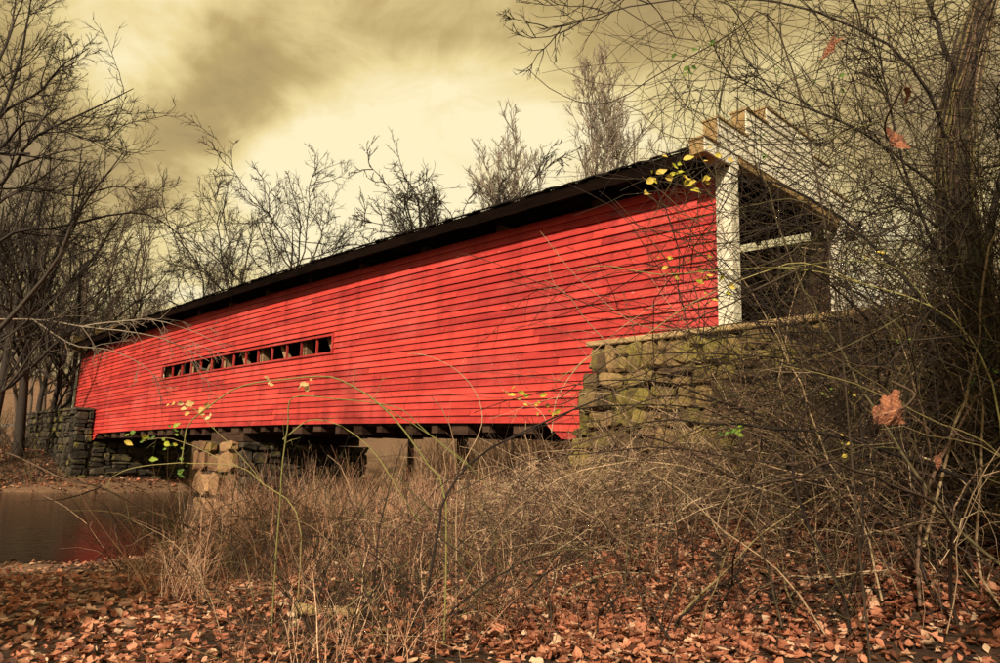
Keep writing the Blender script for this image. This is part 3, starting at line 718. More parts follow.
def leaf_mass(name, rg, P, size, tilt, m_, lobed=.6, geos=None):
    VV, FF, RR, off = [], [], [], 0
    geos = geos or [leaf_geo(i < 4*lobed*1.6, 50+i) for i in range(7)]
    which = rg.integers(0, len(geos), len(P))
    for i, (V, Fs) in enumerate(geos):
        sel = np.where(which == i)[0]; k = len(sel)
        if not k: continue
        Rm = euler_mats(rg, k, tilt); sz = rg.uniform(size[0], size[1], k)
        W = np.einsum('kij,vj->kvi', Rm, V)*sz[:, None, None]+P[sel][:, None, :]
        VV.append(W.reshape(-1, 3)); FF.append((Fs[None]+(np.arange(k)*len(V))[:, None, None]).reshape(-1, 3)+off); RR.append(np.repeat(rg.random(k), len(V))); off += k*len(V)
    return link(name, np_mesh(name, np.concatenate(VV), np.concatenate(FF), np.concatenate(RR), True), m_)
def one_leaf(name, m_, lobed, seed):
    V, Fs = leaf_geo(lobed, seed); return_me = np_mesh(name, V, Fs, np.full(len(V), .5*random.Random(seed).random()), True); return_me.materials.append(m_); return return_me

# ---- big tree leaning in over the gravel bar: limbs traced, twigs grown
def limb_tree(base_px, base_depth, trunk_pts, limbs, seed, label, mats, per=(13, 8, 5), trunk_r=.2, ang=.7, trop=.05, vines=0, cat='tree'):
    rg = np.random.default_rng(seed)
    x, y = gp(base_px, base_depth); z = float(height(x, y)); o = empty('bare_tree', (x, y, z)); tag(o, label, cat); org = np.array([x, y, z])
    tk = Tubes()
    P = catmull([np.array([x, y, z-.3])]+[at(*q) for q in trunk_pts], 18)-org
    rr_ = np.linspace(1, .45, 18)*trunk_r; rr_[0] *= 1.4; tk.add(P, rr_, .4); link('trunk', tk.mesh('trunk', 9), mats[0], o)
    if vines:          # stems of a climber wound round the trunk
        vt = Tubes()
        for _ in range(vines):
            f0 = rg.uniform(0, .6); f1 = min(1, f0+rg.uniform(.15, .5)); ii = np.linspace(f0, f1, 12)*17; i0 = np.minimum(ii.astype(int), 16); fr_ = (ii-i0)[:, None]
            cpt = P[i0]*(1-fr_)+P[i0+1]*fr_; rad_ = np.interp(ii, np.arange(18), rr_)+rg.uniform(.0, .05)+np.cumsum(rg.normal(0, .008, 12))
            a0 = rg.uniform(0, 6.28)+np.cumsum(rg.normal(rg.uniform(-.12, .12), .12, 12)); vt.add(cpt+np.stack([np.cos(a0)*rad_, np.sin(a0)*rad_, 0*a0], 1), np.full(12, rg.uniform(.004, .014)), rg.random())
        tag(link('vines', vt.mesh('vines', 4), CANE, o), kind='stuff')
    cr = Tubes(); PP, RR_ = [], []
    for pts, r_a, r_b in limbs:
        Q = catmull([at(*q) for q in pts], 14)-org; Q += np.cumsum(rg.normal(0, .012, Q.shape), 0)
        PP.append(Q); RR_.append(np.linspace(r_a, r_b, 14)*.72)
    P = np.array(PP); Rr = np.array(RR_); cr.add(P, Rr, rg.random(len(P))); LL = np.linalg.norm(np.diff(P, axis=1), axis=2).sum(1)
    Q1, R1, L1, _ = spawn(rg, P, Rr, per[0], .2, 1., ang, .16, .36, 9, .13, trop, .55, .008, LL); cr.add(Q1, R1, rg.random(len(Q1)))
    Q2, R2, L2, _ = spawn(rg, Q1, R1, per[1], .12, 1., .7, .3, .6, 6, .15, trop, .55, .0055, L1); cr.add(Q2, R2, rg.random(len(Q2)))
    Q3, R3, L3, _ = spawn(rg, Q2, R2, per[2], .1, 1., .65, .35, .7, 3, .15, trop, .6, .0038, L2); cr.add(Q3, R3, rg.random(len(Q3)))
    link('crown', cr.mesh('crown', 3), mats[1], o)
    return o
D = 11.0
limbs = [([(-140, 300, D), (-60, 190, D), (0, 116, D+.2), (20, 60, D+.5), (30, 20, D+.6), (40, -25, D+.8)], .07, .012),
         ([(-60, 190, D), (0, 117, D), (38, 90, D-.3), (58, 68, D-.5), (92, 44, D-.6)], .05, .010),
         ([(-140, 330, D), (-60, 230, D+.2), (10, 176, D+.4), (34, 134, D+.4), (95, 104, D+.2), (133, 85, D)], .07, .010),
         ([(34, 134, D+.4), (46, 108, D+.6), (60, 75, D+.8), (62, 40, D+1)], .03, .008),
         ([(-130, 160, D), (-40, 155, D), (0, 157, D), (32, 157, D)], .06, .030),
         ([(-140, 430, D), (-50, 370, D+.5), (0, 322, D+.8), (48, 266, D+1), (72, 214, D+1), (95, 180, D+1), (120, 150, D+1)], .09, .010),
         ([(-140, 350, D), (0, 240, D+.6), (53, 231, D+1), (126, 214, D+1.5), (165, 226, D+2), (186, 242, D+2.2)], .05, .008),
         ([(-100, 300, D), (0, 205, D+.4), (40, 190, D+.6), (80, 200, D+.8), (120, 190, D+1.2), (150, 200, D+1.5)], .045, .007),
         ([(-140, 480, D), (-40, 420, D+.5), (10, 385, D+.8), (50, 330, D+1), (100, 290, D+1.2), (140, 270, D+1.5)], .05, .008),
         ([(-100, 250, D), (0, 150, D), (25, 120, D-.6), (60, 130, D-.8), (100, 140, D-1), (125, 120, D-1)], .04, .008),
         ([(-120, 280, D), (0, 60, D+.5), (12, 10, D+.8), (15, -40, D+.9)], .05, .012)]
limb_tree(-165, 11.0, [(-155, 480, D), (-140, 380, D), (-135, 280, D), (-130, 160, D), (-110, 40, D), (-90, -80, D)], limbs, 5,
          'big dark bare tree reaching long limbs over the river from the gravel bar', (DBARK, DBARK))
# drooping pale dead limb in front of the far end of the siding
D = 17.0
limbs = [([(-150, 330, 14), (-40, 320, 15), (30, 318, D), (85, 326, D), (130, 331, D), (170, 341, D), (208, 362, D)], .055, .008),
         ([(30, 318, D), (70, 345, D), (110, 352, D), (150, 372, D), (160, 395, D)], .03, .006),
         ([(85, 326, D), (120, 320, D), (160, 318, D), (200, 330, D), (228, 345, D)], .028, .006)]
limb_tree(-190, 13.6, [(-180, 430, 13.6), (-150, 330, 14), (-140, 200, 14), (-130, 60, 14)], limbs, 6,
          'bare tree with pale twigs drooping in front of the far red siding', (BARK, PALEBARK), (8, 5, 3), .18, .6, -.10)
# vine-hung trunk by the road
D = 7.4
limbs = [([(952, 150, D), (930, 90, D-.3), (880, 40, D-.5), (800, 5, D-.7), (700, -5, D-.8), (600, 12, D-1), (545, 28, D-1.1)], .030, .005),
         ([(956, 200, D), (900, 160, D-.4), (840, 120, D-.6), (760, 90, D-.8), (700, 60, D-.9)], .026, .005),
         ([(985, 330, D), (985, 250, D+.2), (1000, 160, D+.3), (1030, 60, D+.4)], .07, .035),
         ([(960, 250, D), (930, 230, D-.3), (890, 215, D-.5), (850, 240, D-.7)], .03, .006),
         ([(962, 80, D), (935, 30, D), (915, -20, D)], .05, .02),
         ([(975, 290, D), (940, 260, D-.5), (905, 180, D-.8), (890, 100, D-.9), (870, 30, D-.9)], .03, .008)]
limb_tree(985, D, [(985, 430, D), (978, 320, D), (960, 225, D), (955, 150, D), (968, 60, D), (995, -30, D), (1020, -120, D)], limbs, 8,
          'thick dark bare trunk hung with vines among the brambles by the road', (RBARK, DBARK), (10, 6, 4), .19, .75, .0, vines=70)

# ---- bramble bushes
def bramble(seed, base, canes, length, rad, spread, bias, m_, label, group, per=(5, 4), wig=.09, grav=-.05, up=1.0, twig=(.35, .95), name='bramble_bush', r_jit=.35):
    rg = np.random.default_rng(seed); x, y = base; z = float(height(x, y)); o = empty(name, (x, y, z)); tag(o, label, 'bush', group)
    P0 = np.stack([rg.normal(0, r_jit, canes), rg.normal(0, r_jit, canes), np.full(canes, -.05)], 1)
    a = rg.uniform(0, 2*math.pi, canes)
    D0 = np.stack([np.cos(a)*spread+bias[0], np.sin(a)*spread+bias[1], np.full(canes, up)], 1)
    ln = rg.uniform(length[0], length[1], canes)
    P = walk(rg, P0, D0, ln, 16, wig, grav*rg.uniform(.4, 1.5, canes)); r0 = rad*np.clip(rg.lognormal(-.15, .5, canes), .35, 2.4)
    Rr = np.linspace(1, .3, 16)[None]*r0[:, None]; col = rg.random(canes)
    for j in range(canes):
        c1 = Tubes(); c1.add(P[j], Rr[j], col[j]); link('cane', c1.mesh('cane', 4), m_, o)
    c2 = Tubes(); Q, R1, L1, src = spawn(rg, P, Rr, per[0], .15, 1., .9, twig[0], twig[1], 6, .22, -.02, .55, .0022); c2.add(Q, R1, np.clip(col[src]+rg.normal(0, .12, len(Q)), 0, 1))
    Q2, R2, L2, s2 = spawn(rg, Q, R1, per[1], .1, 1., .85, .25, .6, 4, .26, -.02, .65, .0017, L1); c2.add(Q2, R2, rg.random(len(Q2)))
    tag(link('twigs', c2.mesh('twigs', 3), m_, o), kind='stuff')
    return o, P+np.array([x, y, z]), Q+np.array([x, y, z])
sprays = []
for i, (px, d, n_, lo, hi, bx_, by_) in enumerate(((880, 7.8, 22, 3.6, 6.2, -.15, 0), (935, 7.2, 24, 3.6, 6.4, -.2, 0), (990, 6.6, 24, 3.4, 6.0, -.3, 0), (835, 8.8, 20, 3.0, 5.6, -.25, .1),
                                              (1030, 7.4, 22, 4, 6.6, -.3, 0), (905, 6.4, 16, 2.6, 5.0, -.1, 0), (960, 8.8, 24, 3.6, 6.0, -.1, 0), (860, 10.0, 18, 3.0, 5.0, -.2, 0),
                                              (1010, 9.6, 20, 3.4, 5.6, -.1, 0), (795, 10.2, 16, 2.4, 4.6, -.3, .1), (1085, 6.6, 20, 4.0, 6.4, -.5, .1), (985, 6.2, 14, 2.2, 4.6, -.2, 0), (1050, 6.0, 16, 2.6, 5.0, -.4, 0))):
    dk_ = i % 2 == 0
    o, P, Q = bramble(200+i, gp(px, d), int(n_*.8), (lo, hi), .0095, .45, (bx_, by_), DCANE if dk_ else CANE,
                      ('tall blackish' if dk_ else 'tall brown and green')+' leafless bramble bush tangled '+('before the portal opening' if px < 900 else 'around the foot of the thick trunk' if px < 1000 else 'beyond the thick trunk towards the road'),
                      ('blackish' if dk_ else 'brown')+' brambles '+('by the portal' if px < 900 else 'round the trunk' if px < 1000 else 'beyond the trunk'), (8, 5), .14, -.085, 1.0, (.35, 1.1))
    sprays.append((o, P, Q))
LB2 = 'pale arching bramble bush spilling over the abutment towards the red siding'
for i, (px, d, n_, lo, hi, bx_) in enumerate(((765, 11.0, 12, 2.8, 4.8, -.5), (735, 11.4, 9, 2.2, 4.4, -.5), (690, 11.8, 5, 1.6, 3.0, -.3), (775, 9.4, 12, 3, 5, -.6))):
    o, P, Q = bramble(240+i, gp(px, d), n_, (lo, hi), .008, .45, (bx_, .15), DEADVINE, LB2, 'brambles spilling over the abutment', (8, 5), .12, -.08, 1.0)
    sprays.append((o, P, Q))
for i, (px, d, n_, lo, hi) in enumerate(((265, 9.0, 12, .9, 2.0), (330, 8.0, 14, .8, 1.9), (395, 7.6, 12, .8, 1.8), (470, 8.2, 14, .8, 1.8), (545, 8.2, 12, .8, 1.8), (620, 8.0, 12, .9, 1.9),
                                         (235, 11.5, 14, 1.2, 2.6), (310, 11.5, 14, 1.2, 2.4), (690, 7.6, 9, .9, 2.0), (755, 7.4, 8, 1.0, 2.2), (820, 7.2, 8, 1.2, 2.4), (580, 10.5, 12, 1.0, 2.2), (175, 12.2, 12, 1.0, 2.2), (150, 12.6, 14, .8, 1.8), (205, 11.8, 14, 1.0, 2.2),
                                         (430, 7.0, 14, .7, 1.7), (515, 7.0, 14, .7, 1.6), (590, 7.1, 9, .7, 1.6), (655, 6.9, 8, .7, 1.7), (725, 6.8, 7, .8, 1.8), (785, 6.7, 7, .8, 2.0), (845, 6.5, 7, .9, 2.2), (905, 6.5, 7, .9, 2.2), (370, 7.0, 12, .7, 1.5), (290, 7.4, 12, .7, 1.5))):
    bramble(270+i, gp(px, d), n_, (lo*1.1, hi*1.25) if px < 700 else (lo, hi), .0065, .62, (0, 0), DCANE if i % 2 else CANE, ('dark' if i % 2 else 'brown')+' low thin leafless bush '+(w3 := 'between the pier and the gravel bar' if px < 300 else 'among the dry weeds near the dark sapling' if px < 560 else 'on the fallen leaves below the stone abutment'), ('dark' if i % 2 else 'brown')+' thin bushes '+w3, (7, 4), .09, -.04, 1.0, (.2, .55))

# ---- single canes and saplings traced from the photograph, standing on the bank about 5 to 7 m away
def traced(label, lines, m_, seed, name='bramble_bush', cat='bush', per=3, tw=(.12, .4)):
    rg = np.random.default_rng(seed)
    b0 = at(*lines[0][0][0]); zg = float(height(b0[0], b0[1])); org = np.array([b0[0], b0[1], zg])
    o = empty(name, org); tag(o, label, cat); c1 = Tubes(); c2 = Tubes(); allP = []
    for j, (pts, ra, rb_) in enumerate(lines):
        W_ = [at(*q) for q in pts]
        if j == 0: W_ = [np.array([b0[0]+.03, b0[1], zg-.1])]+W_
        P = catmull(W_, 26); P += np.cumsum(rg.normal(0, .0035, P.shape), 0); P -= org; Rr = np.linspace(ra, rb_, 26)
        c1 = Tubes(); c1.add(P, Rr, rg.random()); allP.append(P+org); link('cane' if name == 'bramble_bush' else 'stem', c1.mesh('cane', 5), m_, o)
        if per:
            Q, R1, L1, _ = spawn(rg, P[None], Rr[None], per*2, .2, 1., .8, tw[0], tw[1], 6, .15, .0, .5, .0022); c2.add(Q, R1, rg.random(len(Q)))
            Q2, R2, _, _ = spawn(rg, Q, R1, 2, .2, 1., .8, .3, .6, 4, .15, 0, .6, .0018, L1); c2.add(Q2, R2, rg.random(len(Q2)))
    if per: tag(link('twigs', c2.mesh('twigs', 3), m_, o), kind='stuff')
    return o, allP
d = 6.4
sap, sapP = traced('dark sapling with one long branch rising in front of the red siding', [
    ([(418, 668, d), (425, 600, d), (437, 535, d), (447, 494, d), (480, 456, d+.1), (530, 430, d+.2), (590, 404, d+.3), (650, 381, d+.4), (730, 362, d+.5), (800, 345, d+.5)], .0155, .005),
    ([(437, 535, d), (470, 560, d-.1), (490, 590, d-.2), (520, 560, d-.3), (560, 520, d-.4)], .006, .003),
    ([(425, 600, d), (400, 570, d+.1), (370, 540, d+.2), (345, 480, d+.3)], .007, .003)], DCANE, 61, 'bare_sapling', 'sapling', 3)
arch, archP = traced('greenish cane arching high over the dry weeds in front of the siding', [
    ([(447, 500, d), (428, 463, d), (402, 428, d), (377, 402, d), (348, 384, d), (326, 378, d), (294, 380, d+.1), (262, 383, d+.2), (233, 392, d+.3), (204, 412, d+.3), (188, 431, d+.3), (183, 466, d+.3)], .0085, .0055),
    ([(377, 402, d), (405, 418, d), (440, 440, d), (475, 470, d-.2), (500, 500, d-.2)], .005, .003)], GCANE, 62, per=1)
up2, up2P = traced('upright green cane with bent side stems beside the pier', [
    ([(277, 520, d+.6), (281, 460, d+.6), (286, 425, d+.6), (286, 402, d+.6), (302, 397, d+.6), (335, 401, d+.6), (375, 405, d+.6), (400, 413, d+.6), (420, 432, d+.6), (465, 470, d+.5)], .0075, .004),
    ([(283, 440, d+.6), (310, 420, d+.7), (340, 425, d+.7), (375, 452, d+.7), (400, 490, d+.6), (420, 520, d+.6)], .006, .004)], GCANE, 63, per=2)
low, lowP = traced('long green cane lying low across the bank left of the pier', [
    ([(300, 520, d+1), (262, 482, d+1), (240, 467, d+1), (190, 465, d+1), (142, 468, d+1), (112, 478, d+1), (104, 490, d+1)], .007, .004),
    ([(262, 482, d+1), (235, 450, d+1), (205, 420, d+1), (190, 408, d+1), (170, 406, d+1)], .004, .0025),
    ([(240, 467, d+1), (215, 455, d+1), (190, 442, d+1), (165, 436, d+1), (140, 440, d+1)], .004, .0025)], GCANE, 64, per=1)
low['label'] = 'long green cane lying low over the water edge with yellow leaf sprays'
stick, _ = traced('long bent dead branch fallen over the dark water edge', [
    ([(210, 540, 11), (150, 512, 11.2), (100, 488, 11.6), (60, 478, 12), (10, 455, 12.6), (-20, 450, 13)], .020, .008), ([(100, 488, 11.6), (60, 500, 11.6), (20, 502, 12)], .012, .006)], CANE, 65, 'dead_branch', 'branch', 2)
d = 5.6
hook, hookP = traced('tall bent cane with an upturned thin tip against the sky', [
    ([(870, 660, d), (850, 450, d), (830, 250, d), (790, 60, d), (760, 10, d), (740, 25, d), (700, 50, d), (655, 75, d), (615, 99, d), (580, 101, d), (550, 86, d), (527, 66, d)], .009, .003),
    ([(760, 10, d), (700, 0, d), (672, 50, d), (646, 82, d), (636, 108, d), (600, 112, d)], .004, .002),
    ([(740, 25, d), (700, 12, d), (665, 25, d), (640, 40, d), (618, 26, d)], .004, .002)], DCANE, 66, per=2)
cross, crossP = traced('pale green cane arching across in front of the portal', [
    ([(1010, 600, d), (1000, 420, d), (975, 345, d), (930, 305, d), (860, 281, d), (790, 265, d), (720, 268, d), (660, 272, d), (600, 262, d+.2), (575, 268, d+.3)], .0085, .003),
    ([(860, 281, d), (800, 262, d), (740, 280, d), (690, 305, d), (640, 340, d), (600, 352, d), (560, 380, d)], .006, .003),
    ([(930, 305, d), (900, 270, d), (850, 262, d), (780, 270, d)], .005, .003)], GCANE, 67, per=3)
thick, _ = traced('thick dark crooked stem rising from the leaves under the brambles', [
    ([(852, 668, d+.6), (845, 610, d+.6), (825, 560, d+.6), (806, 520, d+.6), (792, 470, d+.7), (800, 420, d+.8), (830, 370, d+.9), (870, 330, d+1)], .019, .007),
    ([(806, 520, d+.6), (770, 500, d+.6), (730, 470, d+.7), (690, 455, d+.8)], .009, .004), ([(845, 610, d+.6), (862, 560, d+.5), (866, 470, d+.5), (862, 400, d+.5), (880, 350, d+.4)], .010, .006)], DCANE, 68, per=3)
d = 7.5
mid2, mid2P = traced('thin straw cane with yellow leaves bending before the siding', [
    ([(456, 560, d), (458, 480, d), (480, 430, d), (478, 400, d), (455, 370, d), (420, 356, d), (408, 357, d)], .0065, .003),
    ([(458, 480, d), (452, 430, d), (440, 405, d), (432, 400, d)], .005, .003),
    ([(552, 432, d), (556, 400, d), (575, 368, d), (598, 345, d), (628, 322, d), (660, 300, d)], .006, .003),
    ([(552, 432, d), (535, 410, d), (512, 398, d), (500, 390, d)], .003, .002),
    ([(700, 330, d), (640, 325, d), (590, 290, d), (560, 258, d), (540, 232, d)], .005, .003)], DEADVINE, 69, per=2)

# ---- yellow and green leaf sprays on those canes, each leaf a part of its bush
LM = {k: [one_leaf('leaf', m_, lo, 300+10*i+j) for j in range(3)] for i, (k, m_, lo) in enumerate((('y', YLEAF, False), ('g', GLEAF, False), ('o', OLEAF, False)))}
rl = random.Random(77)
def leaves_on(o, kind, px, py, depth, spread, n_, size):
    inv = o.matrix_basis.inverted() if o.parent is None else Matrix()
    for _ in range(n_):
        w_ = at(px+rl.gauss(0, spread[0]), py+rl.gauss(0, spread[1]), depth+rl.uniform(-.05, .05))
        l_ = bpy.data.objects.new('leaf', rl.choice(LM[kind])); COL.objects.link(l_); l_.parent = o; l_.location = inv@Vector(w_)
        l_.rotation_euler = (rl.uniform(.6, 1.9), rl.uniform(-.6, .6), rl.uniform(-1.2, 1.2)); sc_ = size*rl.uniform(.45, 1.3); l_.scale = (sc_, sc_, sc_)
for q in ((148, 436), (160, 440), (170, 436), (176, 448), (157, 446), (182, 474)): leaves_on(low, 'y' if q[0] % 2 else 'g', *q, 7.4, (11, 6), 4, .07)
for q in ((175, 405), (190, 410), (202, 408), (213, 420)): leaves_on(low, 'o', *q, 7.4, (4, 3), 3, .075)
for q in ((509, 392), (518, 396), (527, 398), (537, 402), (546, 408), (552, 412)): leaves_on(mid2, 'y', *q, 7.5, (4, 4), 3, .075)
for q in ((268, 384), (303, 386), (311, 382)): leaves_on(arch, 'o', *q, 6.5, (3, 4), 3, .065)
for q in ((650, 187), (666, 172), (672, 178), (683, 160), (690, 188), (686, 176), (712, 170), (718, 158)): leaves_on(cross, 'y', *q, 5.6, (13, 9), 3, .085)
for q in ((700, 275), (708, 285), (716, 300), (718, 280), (670, 262)): leaves_on(cross, 'y', *q, 5.6, (8, 11), 4, .055)
for q in ((735, 432), (728, 430)): leaves_on(thick, 'g', *q, 6.3, (5, 3), 5, .07)
for q in ((775, 72), (815, 82), (845, 80), (705, 40), (680, 62), (690, 75)): leaves_on(hook, 'g', *q, 5.6, (6, 6), 3, .07)
for q in ((825, 400), (850, 395), (905, 345), (880, 250), (985, 380), (820, 430), (840, 455), (765, 150)): leaves_on(thick, 'g' if q[0] % 2 else 'y', *q, 6.0, (8, 8), 4, .05)

# ---- big withered leaves caught in the twigs
for (px, py, dp, sz, rot, lab) in ((893, 411, 2.6, .165, (1.45, .25, 3.3), 'large brown curled leaf caught in the brambles low before the dark brush'),
                                  (897, 143, 2.7, .145, (1.2, -.3, .4), 'large rusty crumpled leaf caught in the brambles against the sky'),
                                  (829, 45, 2.9, .10, (1.7, .9, 1.9), 'small dark crumpled leaf hanging high in the brambles'),
                                  (905, 92, 3.0, .10, (1.3, .5, .9), 'dull brown leaf hanging just above the rusty crumpled leaf'),
                                  (936, 461, 3.2, .07, (1.5, 1.2, .3), 'small orange leaf hanging under the large brown curled leaf')):
    r_ = random.Random(int(px)); nr, na = 7, 50; V = [(0, 0, 0)]; Fs = []
    ph_ = [r_.uniform(0, 6.28) for _ in range(6)]
    for k in range(1, nr+1):
        for i in range(na):
            a = 2*math.pi*i/na; lobe = max(math.cos(2.5*((a+math.pi) % (2*math.pi)-math.pi)), -.2) if abs(((a+math.pi) % (2*math.pi))-math.pi) < 2.5 else -.35
            rad_ = (.34+.20*lobe*abs(lobe)**.3+.03*math.sin(11*a+ph_[0]))*k/nr; x_, y_ = rad_*math.cos(a)*1.15, rad_*math.sin(a)
            z_ = .55*abs(y_)**1.2+.5*x_*x_*(1 if r_ else 0)-.9*max(x_, 0)**2+.05*math.sin(9*x_+ph_[1])*math.sin(8*y_+ph_[2])+.025*math.sin(23*x_+ph_[3])*math.cos(19*y_+ph_[4])
            V.append((x_, y_, z_))
    for i in range(na): Fs.append((0, 1+i, 1+(i+1) % na))
    for k in range(nr-1):
        for i in range(na):
            a, b_ = 1+k*na+i, 1+k*na+(i+1) % na; Fs += [(a, a+na, b_+na), (a, b_+na, b_)]
    V = np.array(V); me = np_mesh('withered_leaf', V, np.array(Fs), np.full(len(V), rl.random()), True); me.materials.append(VEIN)
    o = link('withered_leaf', me); o.location = at(px, py, dp); o.rotation_euler = rot; o.scale = (sz, sz, sz); tag(o, lab, 'leaf')
    st = Tubes(); st.add(catmull([(-.02, 0, 0), (-.3, 0, .06), (-.7, .05, .3), (-1.3, .1, .9), (-1.5, .3, 1.8)], 14), np.linspace(.012, .028, 14), .5); link('stalk', st.mesh('stalk', 5), CANE, o)

# ---- dry weeds (stuff), dead vine undergrowth on the abutment (stuff), leaf litter and stones
rg = np.random.default_rng(91)
def scatter(k, fn):
    """k ground points chosen by a density function over the bank in view"""
    out = []; tot = 0
    while tot < k:
        x = rg.uniform(-14, 12, 60000); y = rg.uniform(4.5, 44, 60000); p = fn(x, y); sel = rg.random(60000) < p
        q = np.stack([x[sel], y[sel], height(x[sel], y[sel])], 1); out.append(q); tot += len(q)
        if len(out) > 120: break
    return np.concatenate(out)[:k]
def weed_density(x, y):
    s, n = sn(x, y); px = x/y*F+500; sh = shore(n)
    m1 = sstep(-.6, .8, sh-s)*(s < 17.6)*((s > 3.4) | (n < -.9))
    band = sstep(125, 205, px-3*np.clip(9.5-y, 0, 3)*10)*sstep(720, 540, px)
    bar = 1-.8*sstep(4.0, 1.0, sh-s)*sstep(-4, -6.5, n)*sstep(300, 200, px)
    d_ = m1*band*bar*np.clip(.32+2.4*vnoise(x*.8, y*.8), .03, 1)*np.where((s < 5.4) & (n > -3.4), .15, 1)*np.clip((y/9)**-1.1, .25, 1.2)*(1-.7*sstep(480, 640, px)*sstep(9.5, 8.5, y))
    return np.clip(d_*sstep(5.6, 6.6, y), 0, 1)
P0 = scatter(8200, weed_density); k = len(P0)
D0 = np.stack([rg.normal(0, .28, k), rg.normal(0, .28, k), np.ones(k)], 1); hgt = rg.gamma(4, .165, k)*np.clip(.55+P0[:, 1]/22, .6, 1.25); hgt = np.clip(hgt, .2, 1.9)*np.clip(.5+.12*(P0[:, 1]-5), .55, 1)
P = walk(rg, P0, D0, hgt, 5, .13, -.05*rg.uniform(0, 3, k)); Rr = np.linspace(1, .35, 5)[None]*rg.uniform(.0022, .0056, k)[:, None]
w1 = Tubes(); col = np.clip(.45+1.3*vnoise(P0[:, 0]*.9+3, P0[:, 1]*.9)+rg.normal(0, .27, k), 0, 1); w1.add(P, Rr, col)
Q, R1, L1, src = spawn(rg, P, Rr, 2, .35, 1., .7, .10, .38, 3, .25, -.05, .6, .0016); w1.add(Q, R1, np.clip(col[src]+rg.normal(0, .1, len(Q)), 0, 1))
tag(link('dry_weeds', w1.mesh('dry_weeds', 3), STRAW), 'dry straw coloured weeds covering the bank before the bridge', 'weeds', kind='stuff')
def far_density(x, y):
    s, n = sn(x, y); return np.clip((n > 5.8)*(n < 30)*(s < 19)*(s > -4)*(height(x, y) > WATER+.05)*.9, 0, 1)*sstep(9, 14, y)
P0 = scatter(6800, far_density); k = len(P0)
D0 = np.stack([rg.normal(0, .25, k), rg.normal(0, .25, k), np.ones(k)], 1); hgt = rg.uniform(1.2, 3.4, k)
P = walk(rg, P0, D0, hgt, 5, .10, -.04); w1 = Tubes(); w1.add(P, np.linspace(1, .4, 5)[None]*rg.uniform(.005, .012, k)[:, None], rg.random(k))
Q, R1, L1, src = spawn(rg, P, np.full((k, 5), .006), 1, .3, 1., .6, .2, .6, 3, .25, -.05, .6, .004); w1.add(Q, R1, rg.random(len(Q)))
tag(link('dry_weeds', w1.mesh('dry_weeds', 3), STRAW), 'tall reddish dry weeds on the bank behind the bridge', 'weeds', kind='stuff')
# fallen stems and dead vines lying crisscross in the weeds
P0 = scatter(3000, weed_density); k = len(P0); P0[:, 2] += rg.uniform(.02, .75, k)*np.clip((P0[:, 1]-4)/8, .35, 1)
P = walk(rg, P0, rg.normal(0, 1, (k, 3))*np.array([1, .8, .45])+np.array([0, 0, .2]), rg.uniform(.3, 1.6, k), 7, .22, -.05); P[:, :, 2] = np.maximum(P[:, :, 2], height(P[:, :, 0], P[:, :, 1])+.01)
w1 = Tubes(); w1.add(P, np.linspace(1, .5, 7)[None]*rg.uniform(.0025, .0075, k)[:, None], rg.random(k)); tag(link('fallen_stem_undergrowth', w1.mesh('fallen_stem_undergrowth', 3), CANE), 'crisscross fallen stems lying among the dry weeds', 'undergrowth', kind='stuff')
# vines over the abutment and the slope before it
def slope_density(x, y):
    s, n = sn(x, y); return np.clip(((s > -7) & (s < 3.6) & (n > -5.2) & (n < -.75))*np.clip(.35+.25*(n+5.2)+vnoise(x, y), .1, 1)*np.where((s > -1.2) & (n > -2.2), .30, 1), 0, 1)
P0 = scatter(4000, slope_density); k = len(P0)
s_, n_ = sn(P0[:, 0], P0[:, 1]); P0[:, 2] += rg.uniform(0, 1, k)**1.5*np.clip(1.9+n_*.18, .4, 1.7)*np.where(s_ > -1.0, .55, 1.0)
D0 = rg.normal(0, 1, (k, 3))*np.array([1, .7, .55])+np.array([0, 0, .25]); ln = rg.uniform(.4, 1.7, k)
P = walk(rg, P0, D0, ln, 6, .26, -.07); P[:, :, 2] = np.maximum(P[:, :, 2], height(P[:, :, 0], P[:, :, 1])+.01)
Rr = np.linspace(1, .5, 6)[None]*rg.uniform(.003, .010, k)[:, None]; w1 = Tubes(); col = rg.random(k)**1.1; w1.add(P, Rr, col)
Q, R1, L1, src = spawn(rg, P, Rr, 1, .1, 1., .8, .15, .5, 4, .25, -.04, .6, .002); w1.add(Q, R1, np.clip(col[src]+rg.normal(0, .15, len(Q)), 0, 1))
tag(link('dead_vine_undergrowth', w1.mesh('dead_vine_undergrowth', 3), DEADVINE), 'matted dead vines heaped against the stone abutment', 'undergrowth', kind='stuff')
# thin tangle filling the brush on the far side of the bramble bushes
k = 2000; px = rg.uniform(790, 1080, k); dp = rg.uniform(6.0, 12, k); P0 = np.zeros((k, 3))
P0[:, 0] = (px-500)/F*dp; P0[:, 1] = dp; P0[:, 2] = height(P0[:, 0], P0[:, 1])+rg.uniform(0, 1, k)**1.2*4.0
D0 = rg.normal(0, 1, (k, 3)); P = walk(rg, P0, D0, rg.uniform(.4, 1.6, k), 6, .28, -.03); P[:, :, 2] = np.maximum(P[:, :, 2], height(P[:, :, 0], P[:, :, 1])+.01)
w1 = Tubes(); w1.add(P, np.linspace(1, .5, 6)[None]*rg.uniform(.002, .007, k)[:, None], rg.random(k)); tag(link('vine_undergrowth', w1.mesh('vine_undergrowth', 3), DCANE), 'dark thicket of thin vines filling the brush by the road', 'undergrowth', kind='stuff')
k = 1700; px = 1080-400*rg.uniform(0, 1, k)**1.5; dp = rg.uniform(5.2, 9, k); P0 = np.zeros((k, 3)); P0[:, 0] = (px-500)/F*dp; P0[:, 1] = dp; P0[:, 2] = 1.6+dp*rg.uniform(.12, .70, k)
